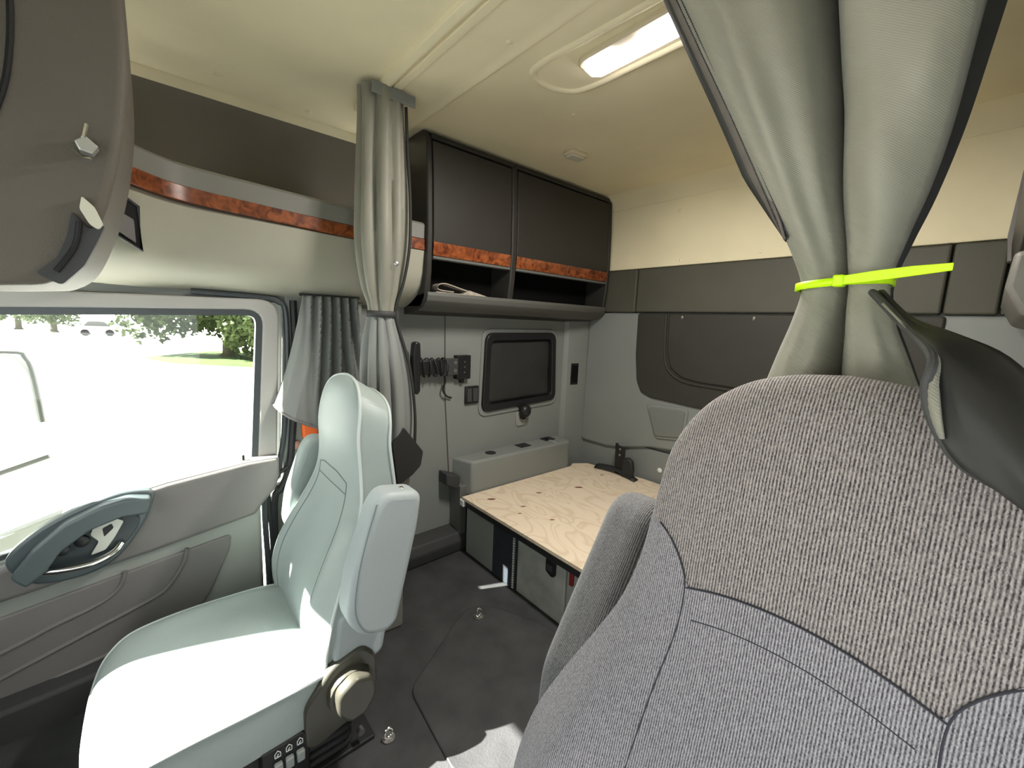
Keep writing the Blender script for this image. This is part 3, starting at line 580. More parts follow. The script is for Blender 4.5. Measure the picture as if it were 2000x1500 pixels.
# strap corner piece showing pale foam at the bunk's front left corner
P('corner_block', rpoly([(1.105, 1.605), (1.15, 1.60), (1.15, 1.64), (1.108, 1.64)], .005), 'xy', 0.535, 0.567, WHITEP, bk, bevel=.004)

bb_ = empty('restraint_bracket', (2.04, 1.36, 0.583), 'black upright bracket with buckle and webbing on the plywood by the back wall', 'bracket')
P('upright_plate', rpoly([(1.325, 0.583), (1.385, 0.583), (1.392, 0.765), (1.375, 0.768), (1.372, 0.755), (1.322, 0.750)], .005), 'yz', 2.05, 2.058, BLACK, bb_, bevel=.002)
for z in (.70, .735):
    MB().disc((2.049, 1.355, z), (-1, 0, 0), .007, .002, 12).build('bolt_hole', STEEL, bb_)
P('buckle', rpoly([(1.322, 0.583), (1.25, 0.583), (1.245, 0.64), (1.255, 0.69), (1.285, 0.705), (1.315, 0.695)], .012), 'yz', 2.02, 2.05, RUB, bb_, bevel=.008, seg=3)
gr = [[(2.0 + .02 * math.sin(t * 3) + dx, 1.50 - t * .28, 0.588 + .016 * math.sin(t * 3.1) + (.018 if dx > .02 else 0) * (1 - t)) for dx in (0, .025, .045)] for t in [k / 10 for k in range(11)]]
MB().grid(gr).build('webbing', RUB, bb_, solid=.004)

# dark step along the wall foot
le = P('trim_2', rpoly([(1.757, FZ), (1.655, FZ), (1.645, 0.33), (1.665, 0.372), (1.757, 0.385)], .01), 'yz', 0.70, 1.175, CHAR, None, bevel=.012, seg=3); struct(le)

# ------------------------------------------------------------------ ceiling lamps
la = empty('ceiling_lamp', (1.0, 0.72, 2.19), 'long lit ceiling lamp glowing white-pink in the beige headliner', 'lamp')
P('housing', rpoly([(0.958, 0.40), (1.052, 0.40), (1.052, 0.862), (1.03, 0.885), (0.972, 0.885), (0.958, 0.862)], .012), 'xy', 2.184, 2.203, LAMPH, la, bevel=.005, seg=3)
P('lit_lens', rpoly([(0.975, 0.41), (1.048, 0.41), (1.048, 0.858), (1.028, 0.878), (0.985, 0.872), (0.973, 0.855), (0.972, 0.775), (0.995, 0.762), (0.995, 0.70), (0.975, 0.690)], .006), 'xy', 2.175, 2.187, LAMPG, la, bevel=.003)
ll = bpy.data.lights.new('lamp_light', 'AREA'); ll.shape = 'RECTANGLE'; ll.size = .06; ll.size_y = .44; ll.energy = 24; ll.color = (1.0, .95, .88)
lo_ = bpy.data.objects.new('lamp_light', ll); C.objects.link(lo_); lo_.location = (1.01, .64, 2.160)
dm = empty('dome_light', (1.455, 1.315, 2.19), 'small unlit oblong dome light on the headliner in front of the cabinet', 'lamp')
rot = lambda pts, cx, cy, a: [(cx + (x * math.cos(a) - y * math.sin(a)), cy + (x * math.sin(a) + y * math.cos(a))) for x, y in pts]
P('bezel', rpoly(rot([(-.05, -.034), (.05, -.034), (.05, .034), (-.05, .034)], 1.458, 1.312, -.1), .02), 'xy', 2.184, 2.203, LAMPH, dm, bevel=.008, seg=3)
P('lens', rpoly(rot([(-.038, -.024), (.038, -.024), (.038, .024), (-.038, .024)], 1.458, 1.312, -.1), .012), 'xy', 2.176, 2.186, mat('dome_lens', (.62, .60, .48), .25, .02, 6, spec=.5), dm, bevel=.003)

# ------------------------------------------------------------------ seats
def interp(tab, a):
    for i in range(len(tab) - 1):
        if (tab[i][0] - a) * (tab[i + 1][0] - a) <= 0:
            d = tab[i + 1][0] - tab[i][0]; t = 0 if abs(d) < 1e-9 else (a - tab[i][0]) / d
            return [tab[i][k] + (tab[i + 1][k] - tab[i][k]) * t for k in range(len(tab[i]))]
    return list(tab[-1] if abs(tab[-1][0] - a) < abs(tab[0][0] - a) else tab[0])
class PadShape:
    """padded panel: table rows (a along the pad, b depth of the edge, hw half width, crown, bolster, thickness); mapping places it"""
    def __init__(s, tab, mapf, sub=6, dr=.0): s.dr = dr; s.tab = [tuple(p) for p in [Vq(r) for r in catr(tab, sub)]]; s.map = mapf
    def depth(s, row, q):
        a, b_, hw, cr_, bo, th = row
        q = max(-1, min(1, q)); e = 1 - q * q
        return b_ - cr_ * (e ** .6) - bo * math.exp(-((abs(q) - .78) / .17) ** 2) * (1 - abs(q) ** 8)
    def front(s, a, y):
        row = interp(s.tab, a); return s.map(a, s.depth(row, y / max(row[2], 1e-4)), y)
    def mesh(s, nf=36):
        rings = []
        for row in s.tab:
            a, b_, hw, cr_, bo, th = row; r = []
            for k in range(nf + 1):
                q = math.sin((k / nf * 2 - 1) * math.pi / 2); r.append(s.map(a, s.depth(row, q), q * hw))
            for q in (1, .93, .6, 0, -.6, -.93, -1):
                r.append(s.map(a - s.drop(a), b_ + th * (1.0 if abs(q) < .95 else .93), q * hw))
            rings.append(r)
        return MB().loft(rings)
    def drop(s, a):
        a0 = s.tab[0][0]; a1 = s.tab[-1][0]; return s.dr * max(0, ((a - a0) / (a1 - a0) - .6) / .4)
    def edge(s, off=0.0, rear=False):
        L_ = [s.map(r[0] - (s.drop(r[0]) if rear else 0), r[1] + (r[5] * .93 if rear else 0) , -r[2] - off) for r in s.tab]
        R_ = [s.map(r[0] - (s.drop(r[0]) if rear else 0), r[1] + (r[5] * .93 if rear else 0) , r[2] + off) for r in reversed(s.tab)]
        return L_ + R_[1:]
def Vq(r): return r
def catr(tab, sub):
    out = []
    n = len(tab)
    for i in range(n - 1):
        p0 = tab[max(i - 1, 0)]; p1 = tab[i]; p2 = tab[i + 1]; p3 = tab[min(i + 2, n - 1)]
        for k in range(sub):
            t = k / sub
            out.append([0.5 * (2 * p1[j] + (p2[j] - p0[j]) * t + (2 * p0[j] - 5 * p1[j] + 4 * p2[j] - p3[j]) * t * t + (3 * p1[j] - p0[j] - 3 * p2[j] + p3[j]) * t ** 3) for j in range(len(p1))])
    out.append(list(tab[-1])); 
    for r in out: r[2] = max(r[2], .0005)
    return out
# rows from the lap up to the crown of the headrest: height, edge x, half width, crown, bolster, thickness
def back_table(dx, dz, wscale=1.0, top=1.0):
    t = [(.47, .285, .17, .015, .0, .13), (.50, .278, .215, .018, .008, .13), (.56, .274, .248, .02, .018, .13), (.64, .278, .266, .02, .026, .13), (.72, .298, .260, .02, .028, .13), (.80, .333, .242, .02, .024, .125),
         (.88, .370, .216, .02, .012, .115), (.95, .392, .194, .022, .0, .105), (1.02, .398, .178, .024, .0, .10), (1.12, .396, .170, .026, .0, .095), (1.19, .405, .160, .026, .0, .092),
         (1.235, .414, .134, .024, .0, .09), (1.262, .422, .094, .018, .0, .085), (1.274, .428, .045, .010, .0, .08), (1.278, .430, .0, .0, .0, .08)]
    return [(z + dz, x + dx, hw * wscale, c_, bo, th) for z, x, hw, c_, bo, th in t]
def seam(shape, pts, r, m, parent, name='seam', off=0.0):
    q = [shape.front(a, y) for a, y in [tuple(p) for p in crom([(a, y) for a, y in pts], 6)]]
    return MB().tube([Vector(p) + Vector((-off, 0, 0)) for p in q], r, 6).build(name, m, parent)

# --- passenger seat
ps = empty('passenger_seat', (0.1, 1.22, FZ), 'pale grey vinyl passenger seat with folded-up armrests, sunlit cushion', 'seat')
SY = 1.245
sh_ = PadShape(back_table(0, 0), lambda a, b_, y: (b_, SY + y, a), dr=.05)
bkr = sh_.mesh().build('backrest', VINYL, ps, angle=35)
T('piping', sh_.edge(.002), .0045, PIPE, bkr)
T('piping', sh_.edge(.002, True), .0045, PIPE, bkr)
seam(sh_, [(.988, .118), (1.004, .06), (1.006, 0), (1.004, -.06), (.988, -.118)], .0022, SEAM, bkr)
seam(sh_, [(.956, .118), (.960, .05), (.960, -.05), (.956, -.118)], .0018, SEAM, bkr)
for s in (1, -1):
    seam(sh_, [(.988, .118 * s), (.93, .124 * s), (.82, .150 * s), (.72, .165 * s), (.62, .165 * s), (.50, .14 * s)], .002, SEAM, bkr)
# cushion: rows from rear to front: x, edge height (negated), half width
CY = 1.215
cu = [(.345, -.520, .19, .01, .0, .11), (.31, -.545, .220, .02, .0, .12), (.22, -.558, .238, .03, .012, .13), (.10, -.562, .244, .032, .016, .135), (0, -.562, .244, .032, .012, .14), (-.08, -.556, .240, .034, .0, .15),
      (-.12, -.548, .228, .032, .0, .15), (-.150, -.535, .196, .028, .0, .15), (-.165, -.526, .150, .022, .0, .15), (-.173, -.520, .08, .012, .0, .14), (-.175, -.518, .0, .0, .0, .13)]
cs = PadShape(cu, lambda a, b_, y: (a, CY + y, -b_))
cu_o = cs.mesh().build('cushion', VINYL, ps, angle=50)
T('piping', cs.edge(.002), .0045, PIPE, cu_o)
# front roll of the cushion
# folded armrests
def armrest(y0, y1, name, m, parent, pts, bev=.026):
    return P(name, pts, 'xz', y0, y1, m, parent, bevel=bev, seg=5, angle=60)
ap = rpoly([(.372, 1.00), (.400, 1.03), (.50, 1.012), (.488, .92), (.430, .672), (.40, .655), (.335, .672), (.300, .73), (.315, .84)], .03)
ar = armrest(.905, .985, 'armrest', VINYLD, ps, ap)
T('armrest_seam', [(.378, .912, 1.005), (.350, .903, .93), (.328, .903, .84), (.320, .903, .75), (.345, .905, .688), (.39, .912, .668)], .0016, SEAM, ar, smooth_path=5)
ap2 = [(x + .0, z) for x, z in ap]
armrest(1.50, 1.572, 'armrest', VINYL, ps, [(x - .005, z - .0) for x, z in ap])
# side shield, recliner knob, switches and suspension
P('side_shield', rpoly([(.215, .50), (.285, .58), (.36, .60), (.395, .56), (.400, .47), (.35, .41), (.24, .375), (.215, .39)], .02), 'xz', .965, .995, mat('shield_plastic', (.060, .058, .045), .28, .05, 8, spec=.5), ps, bevel=.008, seg=3)
kb = MB().disc((.327, .968, .497), (0, -1, 0), .062, .020, 28, r2=.058).build('knob_ring', MATS['shield_plastic'], ps)
P('recliner_knob', rpoly([(.281, .532), (.322, .558), (.371, .540), (.379, .484), (.350, .444), (.306, .440), (.279, .478)], .016), 'xz', .918, .955, MATS['shield_plastic'], ps, bevel=.010, seg=3)
P('lower_back_panel', rpoly([(.300, .70), (.285, .60), (.300, .545), (.335, .525), (.42, .545), (.44, .66), (.42, .72)], .02), 'xz', .975, 1.02, VINYLD, ps, bevel=.015, seg=4)
B('switch_panel', .12, .225, .968, 1.01, .31, .44, BLACK, ps, bevel=.005)
for k in range(3):
    x = .155 + k * .024; z = .412 + k * .001
    B('seat_switch', x - .009, x + .009, .956, .969, z - .038, z - .010, mat('switch_grey', (.28, .31, .30), .5, .02), ps, bevel=.003)
    ic = MB(); ic.tube([(x - .006, .9655, z + .004), (x - .006, .9655, z + .014), (x, .9655, z + .021), (x + .006, .9655, z + .014), (x + .006, .9655, z + .004), (x - .006, .9655, z + .004)], .0012, 5)
    ic.tube([(x - .002, .9655, z + .007), (x + .002, .9655, z + .012)], .0014, 5); ic.build('switch_symbol', WHITEP, ps)
B('seat_pan', -.10, .36, 1.0, 1.43, .36, .44, CHAR, ps, bevel=.01)
for k in range(4):
    z = FZ + .012 + k * .024
    P('bellows', rpoly([(-.05, 1.0), (.35, 1.0), (.35, 1.43), (-.05, 1.43)], .04), 'xy', z, z + .019, RUB, ps, bevel=.008, seg=2)
B('base_plate', -.08, .40, .99, 1.44, FZ, FZ + .012, RUB, ps)
MB().tube([(.36, 1.0, FZ + .05), (.36, .985, FZ + .05)], .010, 10).build('base_bolt', STEEL, ps)

# --- driver seat
dsx = empty('driver_seat', (0.5, 0.10, FZ), 'large grey ribbed cloth driver seat filling the right foreground', 'seat')
DYC = 0.0865
def dtab():
    t = [(.47, .360, .20, .015, .0, .15), (.55, .352, .262, .02, .014, .15), (.66, .352, .290, .02, .026, .15), (.78, .365, .296, .02, .030, .15), (.88, .385, .282, .02, .028, .145), (.96, .408, .252, .02, .018, .135),
         (1.04, .432, .214, .022, .006, .12), (1.10, .448, .188, .024, .0, .115), (1.17, .462, .172, .028, .0, .11), (1.25, .474, .165, .03, .0, .105), (1.31, .484, .155, .03, .0, .10),
         (1.36, .494, .128, .026, .0, .10), (1.392, .502, .090, .02, .0, .095), (1.407, .508, .048, .012, .0, .09), (1.412, .512, .0, .0, .0, .09)]
    return t
dsh = PadShape(dtab(), lambda a, b_, y: (b_, DYC + y, a), sub=8, dr=.03)
db = dsh.mesh(60).build('backrest', KNIT, dsx, angle=35)
# lower centre panel and bolsters in finer cloth: thin skins over the backrest
def skin(a0f, a1f, y0f, y1f, n, name, m, off=.0015, nr=40):
    rows = []
    for j in range(nr + 1):
        r = []
        for i in range(n + 1):
            u = i / n; vv = j / nr; y = y0f(vv) * (1 - u) + y1f(vv) * u; a = a0f(y) * (1 - vv) + a1f(y) * vv
            hw = interp(dsh.tab, a)[2]; y = max(-hw * .998, min(hw * .998, y)); p = dsh.front(a, y); r.append((p[0] - off, p[1], p[2]))
        rows.append(r)
    return MB().grid(rows).build(name, m, db)
seam_top = lambda y: 1.182 - .022 * (abs(y) / .105) ** 2 if abs(y) < .105 else min(1.215, 1.160 + min(abs(y) - .105, .010) * 2.6 + max(0, abs(y) - .115) * 1.2)
skin(lambda y: .50, lambda y: seam_top(y) , lambda v: -.5, lambda v: .5, 60, 'lower_panel', KNIT2)
seam(dsh, [(seam_top(y), y) for y in (-.104, -.07, -.035, 0, .035, .07, .104)], .0012, SEAMF, db, off=.001)
seam(dsh, [(seam_top(y) - .035, y) for y in (-.09, -.06, -.03, 0, .03, .06, .09)], 0.0009, SEAMF, db, off=.001)
for s in (1, -1):
    seam(dsh, [(1.215, .150 * s), (1.205, .132 * s), (1.185, .114 * s), (1.160, .104 * s), (1.11, .105 * s), (1.03, .117 * s), (.90, .130 * s), (.70, .15 * s), (.55, .14 * s)], .0011, SEAMF, db, off=.001)
T('rear_piping', dsh.edge(.001, True), .004, SEAMF, db)
dap = rpoly([(.620, 1.130), (.66, 1.145), (.73, 1.12), (.74, 1.03), (.66, .80), (.58, .70), (.49, .695), (.445, .76), (.455, .88), (.540, 1.01)], .035)
da = P('armrest', dap, 'xz', .342, .432, KNITA, dsx, bevel=.030, seg=5, angle=60)
T('armrest_seam', [(.645, .345, 1.118), (.575, .342, 1.015), (.495, .342, .915), (.455, .342, .84), (.470, .345, .78)], .0012, SEAMF, da, smooth_path=5)
dcu = PadShape([(a, b_ - .10, hw * 1.05, c_, bo, th) for a, b_, hw, c_, bo, th in cu], lambda a, b_, y: (a + .10, DYC + y, -b_))
dcu.mesh().build('cushion', KNIT2, dsx, angle=50)
B('seat_base', .05, .48, -.12, .30, FZ, .52, RUB, dsx, bevel=.02)

# ------------------------------------------------------------------ curtains
def fold(t, k, ph=0): return math.sin(2 * math.pi * k * t + ph)
def bundle(rows, nf, name, m, parent, n=96, ph=0.0, seed=0, solid=0):
    rings = []
    rr = catr(rows, 6)
    for z, cx, cy, rx, ry, amp in rr:
        r = []
        for k in range(n):
            th = 2 * math.pi * k / n
            f = abs(math.sin(th * nf / 2 + ph + .5 * math.sin(th * 2 + seed) + .15 * math.sin(z * 7))) ** .7
            f2 = mnoise.noise(Vector((math.cos(th) * 2 + seed, math.sin(th) * 2, z * 1.6)))
            q = 1 - amp * (1 - f) + amp * .5 * f2
            r.append((cx + rx * q * math.cos(th), cy + ry * q * math.sin(th), z))
        rings.append(r)
    return MB().loft(rings).build(name, m, parent, angle=70)
# tall passenger-side curtain tied in the middle
PCX = -.020
pc = empty('tall_curtain', (0.64, 1.43, 0.9), 'tall grey curtain behind the pale vinyl seat, gathered by a thin dark band', 'curtain')
rows = [(2.185, .622, 1.430, .080, .060, .25), (2.10, .622, 1.432, .082, .07, .35), (1.95, .622, 1.435, .088, .08, .38), (1.80, .622, 1.437, .092, .085, .38), (1.68, .622, 1.438, .088, .08, .36), (1.56, .622, 1.438, .070, .06, .32), (1.50, .622, 1.438, .052, .046, .26), (1.463, .622, 1.438, .047, .042, .24)]
bundle(rows, 9, 'upper_cloth', CURT, pc, ph=.4, seed=1)
rows = [(1.463, .622, 1.438, .047, .042, .24), (1.42, .622, 1.438, .056, .05, .28), (1.34, .628, 1.438, .074, .066, .34), (1.22, .636, 1.438, .090, .08, .34), (1.08, .640, 1.438, .096, .085, .32), (.95, .636, 1.436, .092, .08, .3), (.80, .632, 1.436, .088, .075, .3), (.55, .632, 1.436, .085, .07, .3)]
bundle(rows, 8, 'lower_cloth', CURT2, pc, ph=.1, seed=4)
m = MB(); n = 28
rg = [[(.620 + math.cos(2 * math.pi * k / n) * .0500, 1.438 + math.sin(2 * math.pi * k / n) * .0455, z) for k in range(n)] for z in (1.452, 1.474)]
m.loft(rg, False).build('tie_band', CHAR, pc, solid=.003)
B('heading_tape', .566, .716, 1.372, 1.378, 2.150, 2.186, CURT2, pc, bevel=.002)
P('dark_tail', rpoly([(.665, 1.06), (.745, .955), (.735, .90), (.70, .87), (.64, .84), (.62, 1.0)], .008), 'xz', 1.352, 1.372, LINING, pc, bevel=.004)
MB().tube(crom([(.690, 1.39, 2.15), (.694, 1.385, 2.0), (.700, 1.378, 1.85), (.698, 1.378, 1.70), (.682, 1.39, 1.58), (.662, 1.405, 1.50), (.660, 1.408, 1.46), (.672, 1.40, 1.40), (.700, 1.38, 1.28), (.718, 1.37, 1.10), (.716, 1.37, .95)], 5), .0055, 8).build('edge_cord', LINING, pc)

MB().disc((.640, 1.362, 1.634), (-.2, -1, 0), .009, .003, 14, dome=.003).build('cloth_snap', STEEL, pc)
MB().disc((.455, .945, 1.013), (-.1, 0, 1), .008, .006, 12, dome=.003).build('armrest_stud', CHROME, ar)
# small window curtain by the door pillar
wc = empty('window_curtain', (0.5, 1.68, 1.0), 'small pleated grey window curtain beside the door with its corner swept up', 'curtain')
rows = []
for j in range(25):
    v_ = j / 24
    L_ = crom([(.418, 1.52), (.40, 1.42), (.368, 1.28), (.335, 1.17), (.316, 1.120)], 6); Rr = [(.62, 1.52), (.62, .98)]
    lp = L_[int(v_ * (len(L_) - 1))]; zr = 1.52 - .53 * v_; r = []
    for i in range(61):
        u = i / 60; sp = u ** (1 + .5 * v_)
        x = lp[0] + (.625 - lp[0]) * sp; zb = lp[1] + (zr - lp[1]) * min(1, u * 1.25)
        r.append((x, 1.660 + .020 * (1.1 - .5 * v_) * math.sin(max(0, u - .28 * v_) * 40) * min(1, max(0, (u - .4 * v_) * 4)) + v_ * (.040 * (1 - min(1, u / .10)) - .065 * min(1, u / .28) * (1 - max(0, (u - .28) / .72))), zb))
    rows.append(r)
wcl = MB().grid(rows).build('cloth', CURT2, wc, solid=.003)
MB().tube([rows[-1][i] for i in range(0, 61, 2)], .005, 6).build('bottom_hem', DOORD, wc)
MB().tube([(.41, 1.672, 1.523), (.63, 1.672, 1.523)], .005, 6).build('curtain_rod', CHAR, wc)

# big curtain behind the driver seat
dc = empty('tall_curtain', (0.64, 0.13, 1.1), 'big grey twill curtain hanging behind the cloth driver seat, pinched by the neon tie', 'curtain')
prof_rows = [  # z, yL, yValley, yR, depth
    (2.185, .500, .270, .020, .030), (2.05, .433, .225, .026, .045), (1.945, .381, .200, .036, .055), (1.845, .330, .181, .046, .060), (1.76, .286, .166, .052, .060), (1.68, .246, .153, .058, .055), (1.61, .212, .142, .068, .045),
    (1.56, .188, .132, .079, .032), (1.512, .170, .125, .087, .020), (1.47, .174, .122, .078, .028), (1.42, .186, .119, .058, .036), (1.34, .204, .115, .030, .040), (1.20, .23, .11, .0, .045), (1.0, .25, .10, -.02, .045)]
rr = catr(prof_rows, 5)
def drv_rows(rr, u0, u1, n):
    out = []
    for row in rr:
        z, yl, yv, yr, dp = row; r = []
        for i in range(n + 1):
            u = u0 + (u1 - u0) * i / n
            if u <= .5:
                q = u / .5; y = yl + (yv - yl) * q
                d = dp * math.sin(math.pi * min(1, q * .94 + .06)) ** .6 - .05 * max(0, (q - .80) / .20) ** 1.5 * min(1, max(.25, (z - 1.5) * 3))
                d += .010 * math.sin(q * 15 + z * 5) * (1 - q) * min(1, max(0, (z - 1.5) * 4)) * min(1, max(0, q - .12) * 5) + (.010 if z > 1.5 else .016) * mnoise.noise(Vector((q * 2.5, z * 7, 2))) * min(1, abs(z - 1.512) * 14) * min(1, max(0, q - .1) * 5)
            else:
                q = (u - .5) / .5; y = yv + (yr - yv) * q
                d = dp * 1.15 * math.sin(math.pi * min(1, q * .90 + .0)) ** .6 if q < 1 else 0
                d -= .05 * max(0, (.16 - q) / .16) ** 1.5 * min(1, max(.25, (z - 1.5) * 3))
                d += (.014 if z > 1.5 else .024) * mnoise.noise(Vector((q * 2.2 + z * 3, z * 9, 5))) * min(1, abs(z - 1.512) * 14)
            r.append((.645 - d, y, z))
        out.append(r)
    return out
catr_nofix = catr
cl = MB().grid(drv_rows(rr, 0, .5, 50)); k = MB().grid(drv_rows(rr, .5, 1.0, 50)); cl.add(k.v, k.f)
cl.build('cloth', CURT, dc, solid=.003, angle=70)
# dark rear layer and hems
rows = [[(.675, r[1] + (.006 if False else -.002), r[0]), (.680, (r[1] + r[3]) / 2, r[0]), (.675, r[3] - .014 * min(1, max(0, (r[0] - 1.5) * 3)), r[0])] for r in rr]
MB().grid(rows).build('rear_layer', LINING, dc, solid=.003)
hp = [r for r in rr if r[0] > 1.565]
hw_ = lambda r: min(1, (r[0] - 1.56) * 10)
MB().grid([[(.636, r[1] + .020 * hw_(r), r[0]), (.630, r[1] + .010 * hw_(r), r[0]), (.630, r[1] + .008 * hw_(r), r[0])] for r in hp]).build('dark_edge', HEMD, dc, solid=.003)
MB().grid([[(.628, r[1] + .010 * hw_(r), r[0]), (.622, r[1] - .004 * hw_(r), r[0]), (.614, r[1] - .015 * hw_(r), r[0])] for r in hp]).build('hem_band', HEM, dc, solid=.003)
for d in (.000, -.007):
    m = MB()
    for i in range(0, len(hp) - 1):
        a = Vector((.6185 + d * .9, hp[i][1] + d, hp[i][0])); b_ = Vector((.6185 + d * .9, hp[i + 1][1] + d, hp[i + 1][0]))
        for t in (0, .2, .4, .6, .8): m.tube([a.lerp(b_, t), a.lerp(b_, t + .12)], .0009, 4)
    o = m.build('hem_stitches', SEAMF, dc); o['kind'] = 'stuff'
# flap swept forward over the seat shoulder
up_e = crom([(.600, .085, 1.500), (.560, .055, 1.470), (.52, .022, 1.455), (.48, -.010, 1.438), (.44, -.035, 1.405), (.40, -.065, 1.35), (.36, -.10, 1.28)], 5)
lo_e = crom([(.585, .092, 1.498), (.520, .052, 1.458), (.450, .029, 1.437), (.440, .0285, 1.412), (.435, .0185, 1.384), (.430, .0005, 1.361), (.42, -.030, 1.350)], 5)
rows = []
for i in range(len(up_e)):
    a = Vector(up_e[i]); b_ = Vector(lo_e[i]); r = []
    for k in range(15):
        t = k / 14; q = a.lerp(b_, t); q.x -= .022 * math.sin(t * math.pi) * (i / len(up_e)) + .004 * math.sin(t * 9 + i * .2); r.append(q)
    rows.append(r)
fl = MB().grid(rows).build('swept_flap', LINING, dc, solid=.003)
MB().tube([Vector(p) for p in lo_e], .0035, 8).build('flap_piping', CHAR, dc)
MB().grid([[Vector(lo_e[i]) + Vector((-.002, .0, .0)), Vector(lo_e[i]).lerp(Vector(up_e[i]), .20 * math.sin(math.pi * (i - 1) / 21)) + Vector((-.008, 0, 0))] for i in range(2, 22)]).build('flap_edge_band', CURT, dc, solid=.002)
MB().disc((.429, .0015, 1.366), (-1, .3, .3), .004, .002, 12).build('eyelet', STEEL, dc)

# neon cable tie
nt_ = empty('cable_tie', (0.60, 0.12, 1.51), 'neon yellow-green cable tie cinched round the big grey curtain', 'cable tie')
loop = []
for k in range(33):
    a = 2 * math.pi * k / 32; yy = .128 + .0455 * math.cos(a); xx = .640 - .036 * math.sin(a) if math.sin(a) > 0 else .66 - .022 * math.sin(a)
    loop.append(Vector((xx - .012, yy, 1.511 - .060 * (yy - .125))))
strip = [[p + Vector((0, 0, -.0045)), p + Vector((0, 0, .0045))] for p in loop]
MB().grid(strip).build('loop', NEON, nt_, solid=.002)
MB().box(.580, .594, .1165, .1275, 1.5045, 1.5175).build('head', NEON, nt_, bevel=.002)
ty = [(.583, .122, 1.511), (.578, .094, 1.5135), (.574, .062, 1.5165), (.572, .034, 1.5185)]
m = MB(); m.loft([[Vector(p) + Vector((-.001, 0, -hw)), Vector(p) + Vector((-.001, 0, hw)), Vector(p) + Vector((.001, 0, hw)), Vector(p) + Vector((.001, 0, -hw))] for p, hw in zip(ty, (.0048, .0055, .005, .0036))])
m.build('tail', NEON, nt_, bevel=.0006)

# ------------------------------------------------------------------ small things on the floor and pillar
def eyebolt(loc, lab, s=1.0):
    o = empty('eye_bolt', loc, lab, 'bolt'); x, y, z = loc
    MB().disc((x, y, z), (0, 0, 1), .020 * s, .005, 18).build('washer', STEEL, o)
    pts = [(x + .014 * s * math.cos(a), y, z + .022 * s + .016 * s * math.sin(a)) for a in [2 * math.pi * k / 16 for k in range(17)]]
    MB().tube(pts, .0035 * s, 8, caps=False).build('ring', CHROME, o)
eyebolt((.912, 1.195, FZ + .008), 'chrome eye bolt standing alone on the black floor mat near the bunk')
eyebolt((.428, .965, FZ), 'chrome eye bolt on the floor beside the pale seat base', .9)
bx = P('side_box', rpoly([(.45, 1.36), (.655, 1.345), (.665, 1.36), (.665, 1.72), (.45, 1.72)], .01), 'xy', FZ, .50, mat('box_grey', (.19, .195, .17), .6, .05, 5), None, bevel=.008)
tag(bx, 'grey-green floor box standing between the pale seat and the curtain', 'box')
ob = empty('belt_anchor', (.42, 1.71, .93), 'bright orange belt anchor cover with a round knob on the door pillar', 'belt anchor')
B('cover', .412, .47, 1.700, 1.724, .97, 1.09, ORANGE, ob, bevel=.008, seg=3)
MB().disc((.390, 1.722, .948), (0, -1, 0), .016, .012, 18, dome=.004).build('knob', mat('knob_rose', (.45, .22, .17), .4, .05), ob)

# ------------------------------------------------------------------ outside the door window
mi = empty('door_mirror', (-0.55, 2.1, 0.8), 'white-framed outside door mirror seen through the window at the left edge', 'mirror')
P('mirror_shell', rpoly([(-0.64, 1.285), (-0.350, 1.290), (-0.318, 1.22), (-0.310, 1.05), (-0.300, 0.80), (-0.64, 0.76)], [.03, .05, .02, .02, .03, .03]), 'xz', 2.10, 2.18, MIRR, mi, bevel=.012, seg=3)
MB().tube(crom([(-0.62, 2.095, 1.287), (-0.37, 2.095, 1.292), (-0.332, 2.095, 1.27), (-0.318, 2.095, 1.20), (-0.310, 2.095, 1.05)], 4), .006, 6).build('shell_edge', MIDG, mi)
MB().tube([(-0.62, 2.05, 0.83), (-0.295, 2.02, 0.945)], .007, 8).build('mirror_arm', MIDG, mi)
P('arm_foot', [(-0.55, 0.66), (-0.28, 0.745), (-0.33, 0.66), (-0.55, 0.55)], 'xz', 2.0, 2.05, GREY, mi, bevel=.005)

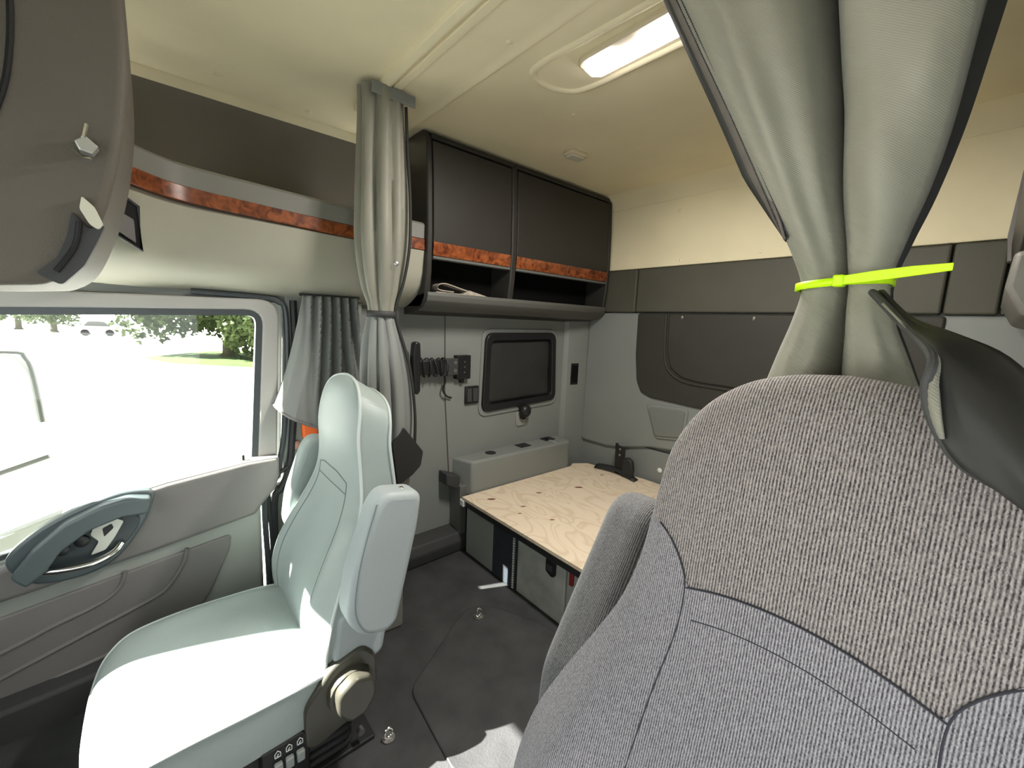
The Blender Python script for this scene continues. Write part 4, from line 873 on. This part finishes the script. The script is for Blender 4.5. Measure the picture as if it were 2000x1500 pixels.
gr_ = struct(MB().box(-120, 60, 1.95, 220, -1.25, -1.20).build('ground', GROUND, None, smooth=False))
def tree(x, y, h, cr_r, tr_r, lab, seed, n=2600, lean=0.0):
    rr_ = random.Random(seed); o = empty('tree', (x, y, -1.2), lab, 'tree', 'trees beyond the yard' if False else None)
    m = MB(); m.tube([(x, y, -1.2), (x, y, -1.0), (x + .1, y, h * .3), (x + lean, y, h * .7)], [tr_r * 1.6, tr_r, tr_r * .85, tr_r * .4], 10)
    for k in range(6):
        a = k * 1.1; m.tube([(x + .1, y, h * .25 + k * .2), (x + math.cos(a) * cr_r * .6, y + math.sin(a) * cr_r * .5, h * .55 + k * .3)], [tr_r * .4, tr_r * .1], 6)
    m.build('trunk', BARK, o)
    vs = []; fs = []
    blobs = [(rr_.uniform(-1, 1) * cr_r * .8, rr_.uniform(-1, 1) * cr_r * .5, rr_.uniform(.0, .55) * h, rr_.uniform(.17, .32) * cr_r) for _ in range(34)]
    for i in range(n):
        bx_, by_, bz_, br_ = blobs[rr_.randrange(34)]
        d = Vector((rr_.gauss(0, 1), rr_.gauss(0, 1), rr_.gauss(0, 1))).normalized() * br_ * rr_.uniform(.6, 1)
        c = Vector((x + bx_, y + by_, bz_)) + d; s = rr_.uniform(.13, .28)
        a = Vector((rr_.gauss(0, 1), rr_.gauss(0, 1), rr_.gauss(0, 1))).normalized(); b_ = a.orthogonal().normalized()
        k = len(vs); vs += [c - a * s, c + b_ * s * .6, c + a * s, c - b_ * s * .6]; fs.append((k, k + 1, k + 2, k + 3))
    f = make('foliage', vs, fs, LEAF, o, smooth=False); f['kind'] = 'stuff'
    return o
tree(3.4, 30.0, 6.0, 5.2, .38, 'broad leafy tree with one thick trunk seen through the door window', 3, 12000)
tree(4.3, 24.0, 5.5, 1.9, .48, 'thick-trunked tree at the window edge, right of the broad leafy tree', 5, 4500)
tree(-7.4, 60.0, 5.5, 2.6, .25, 'small distant tree at the top left of the door window', 9, 1600)
tree(-10.6, 66.0, 5.5, 2.4, .25, 'smallest distant tree at the far left of the door window', 11, 1400)
P('lawn', rpoly([(-0.6, 30.0), (2.5, 34.0), (14, 34), (12, 23.2), (4.0, 23.0), (0.5, 26.5)], .5), 'xy', -1.21, -1.185, GRASS, None, bevel=0)
bpy.data.objects['lawn']['kind'] = 'structure'
ct = empty('parked_car', (-3.8, 54, -1.2), 'tiny pale pink car parked far off in the bright yard', 'car')
P('body', rpoly([(-5.2, -.95), (-5.2, -.45), (-4.9, -.30), (-3.0, -.30), (-2.6, -.5), (-2.6, -.95)], .1), 'xz', 53.2, 54.8, CARP, ct, bevel=.05)
P('cabin', rpoly([(-4.8, -.31), (-4.5, .10), (-3.5, .10), (-3.1, -.31)], .1), 'xz', 53.35, 54.65, CHAR, ct, bevel=.05)
for x in (-4.7, -3.1):
    for y in (53.2, 54.7): MB().disc((x, y, -.90), (0, 1, 0), .30, .18, 16).build('wheel', RUB, ct)
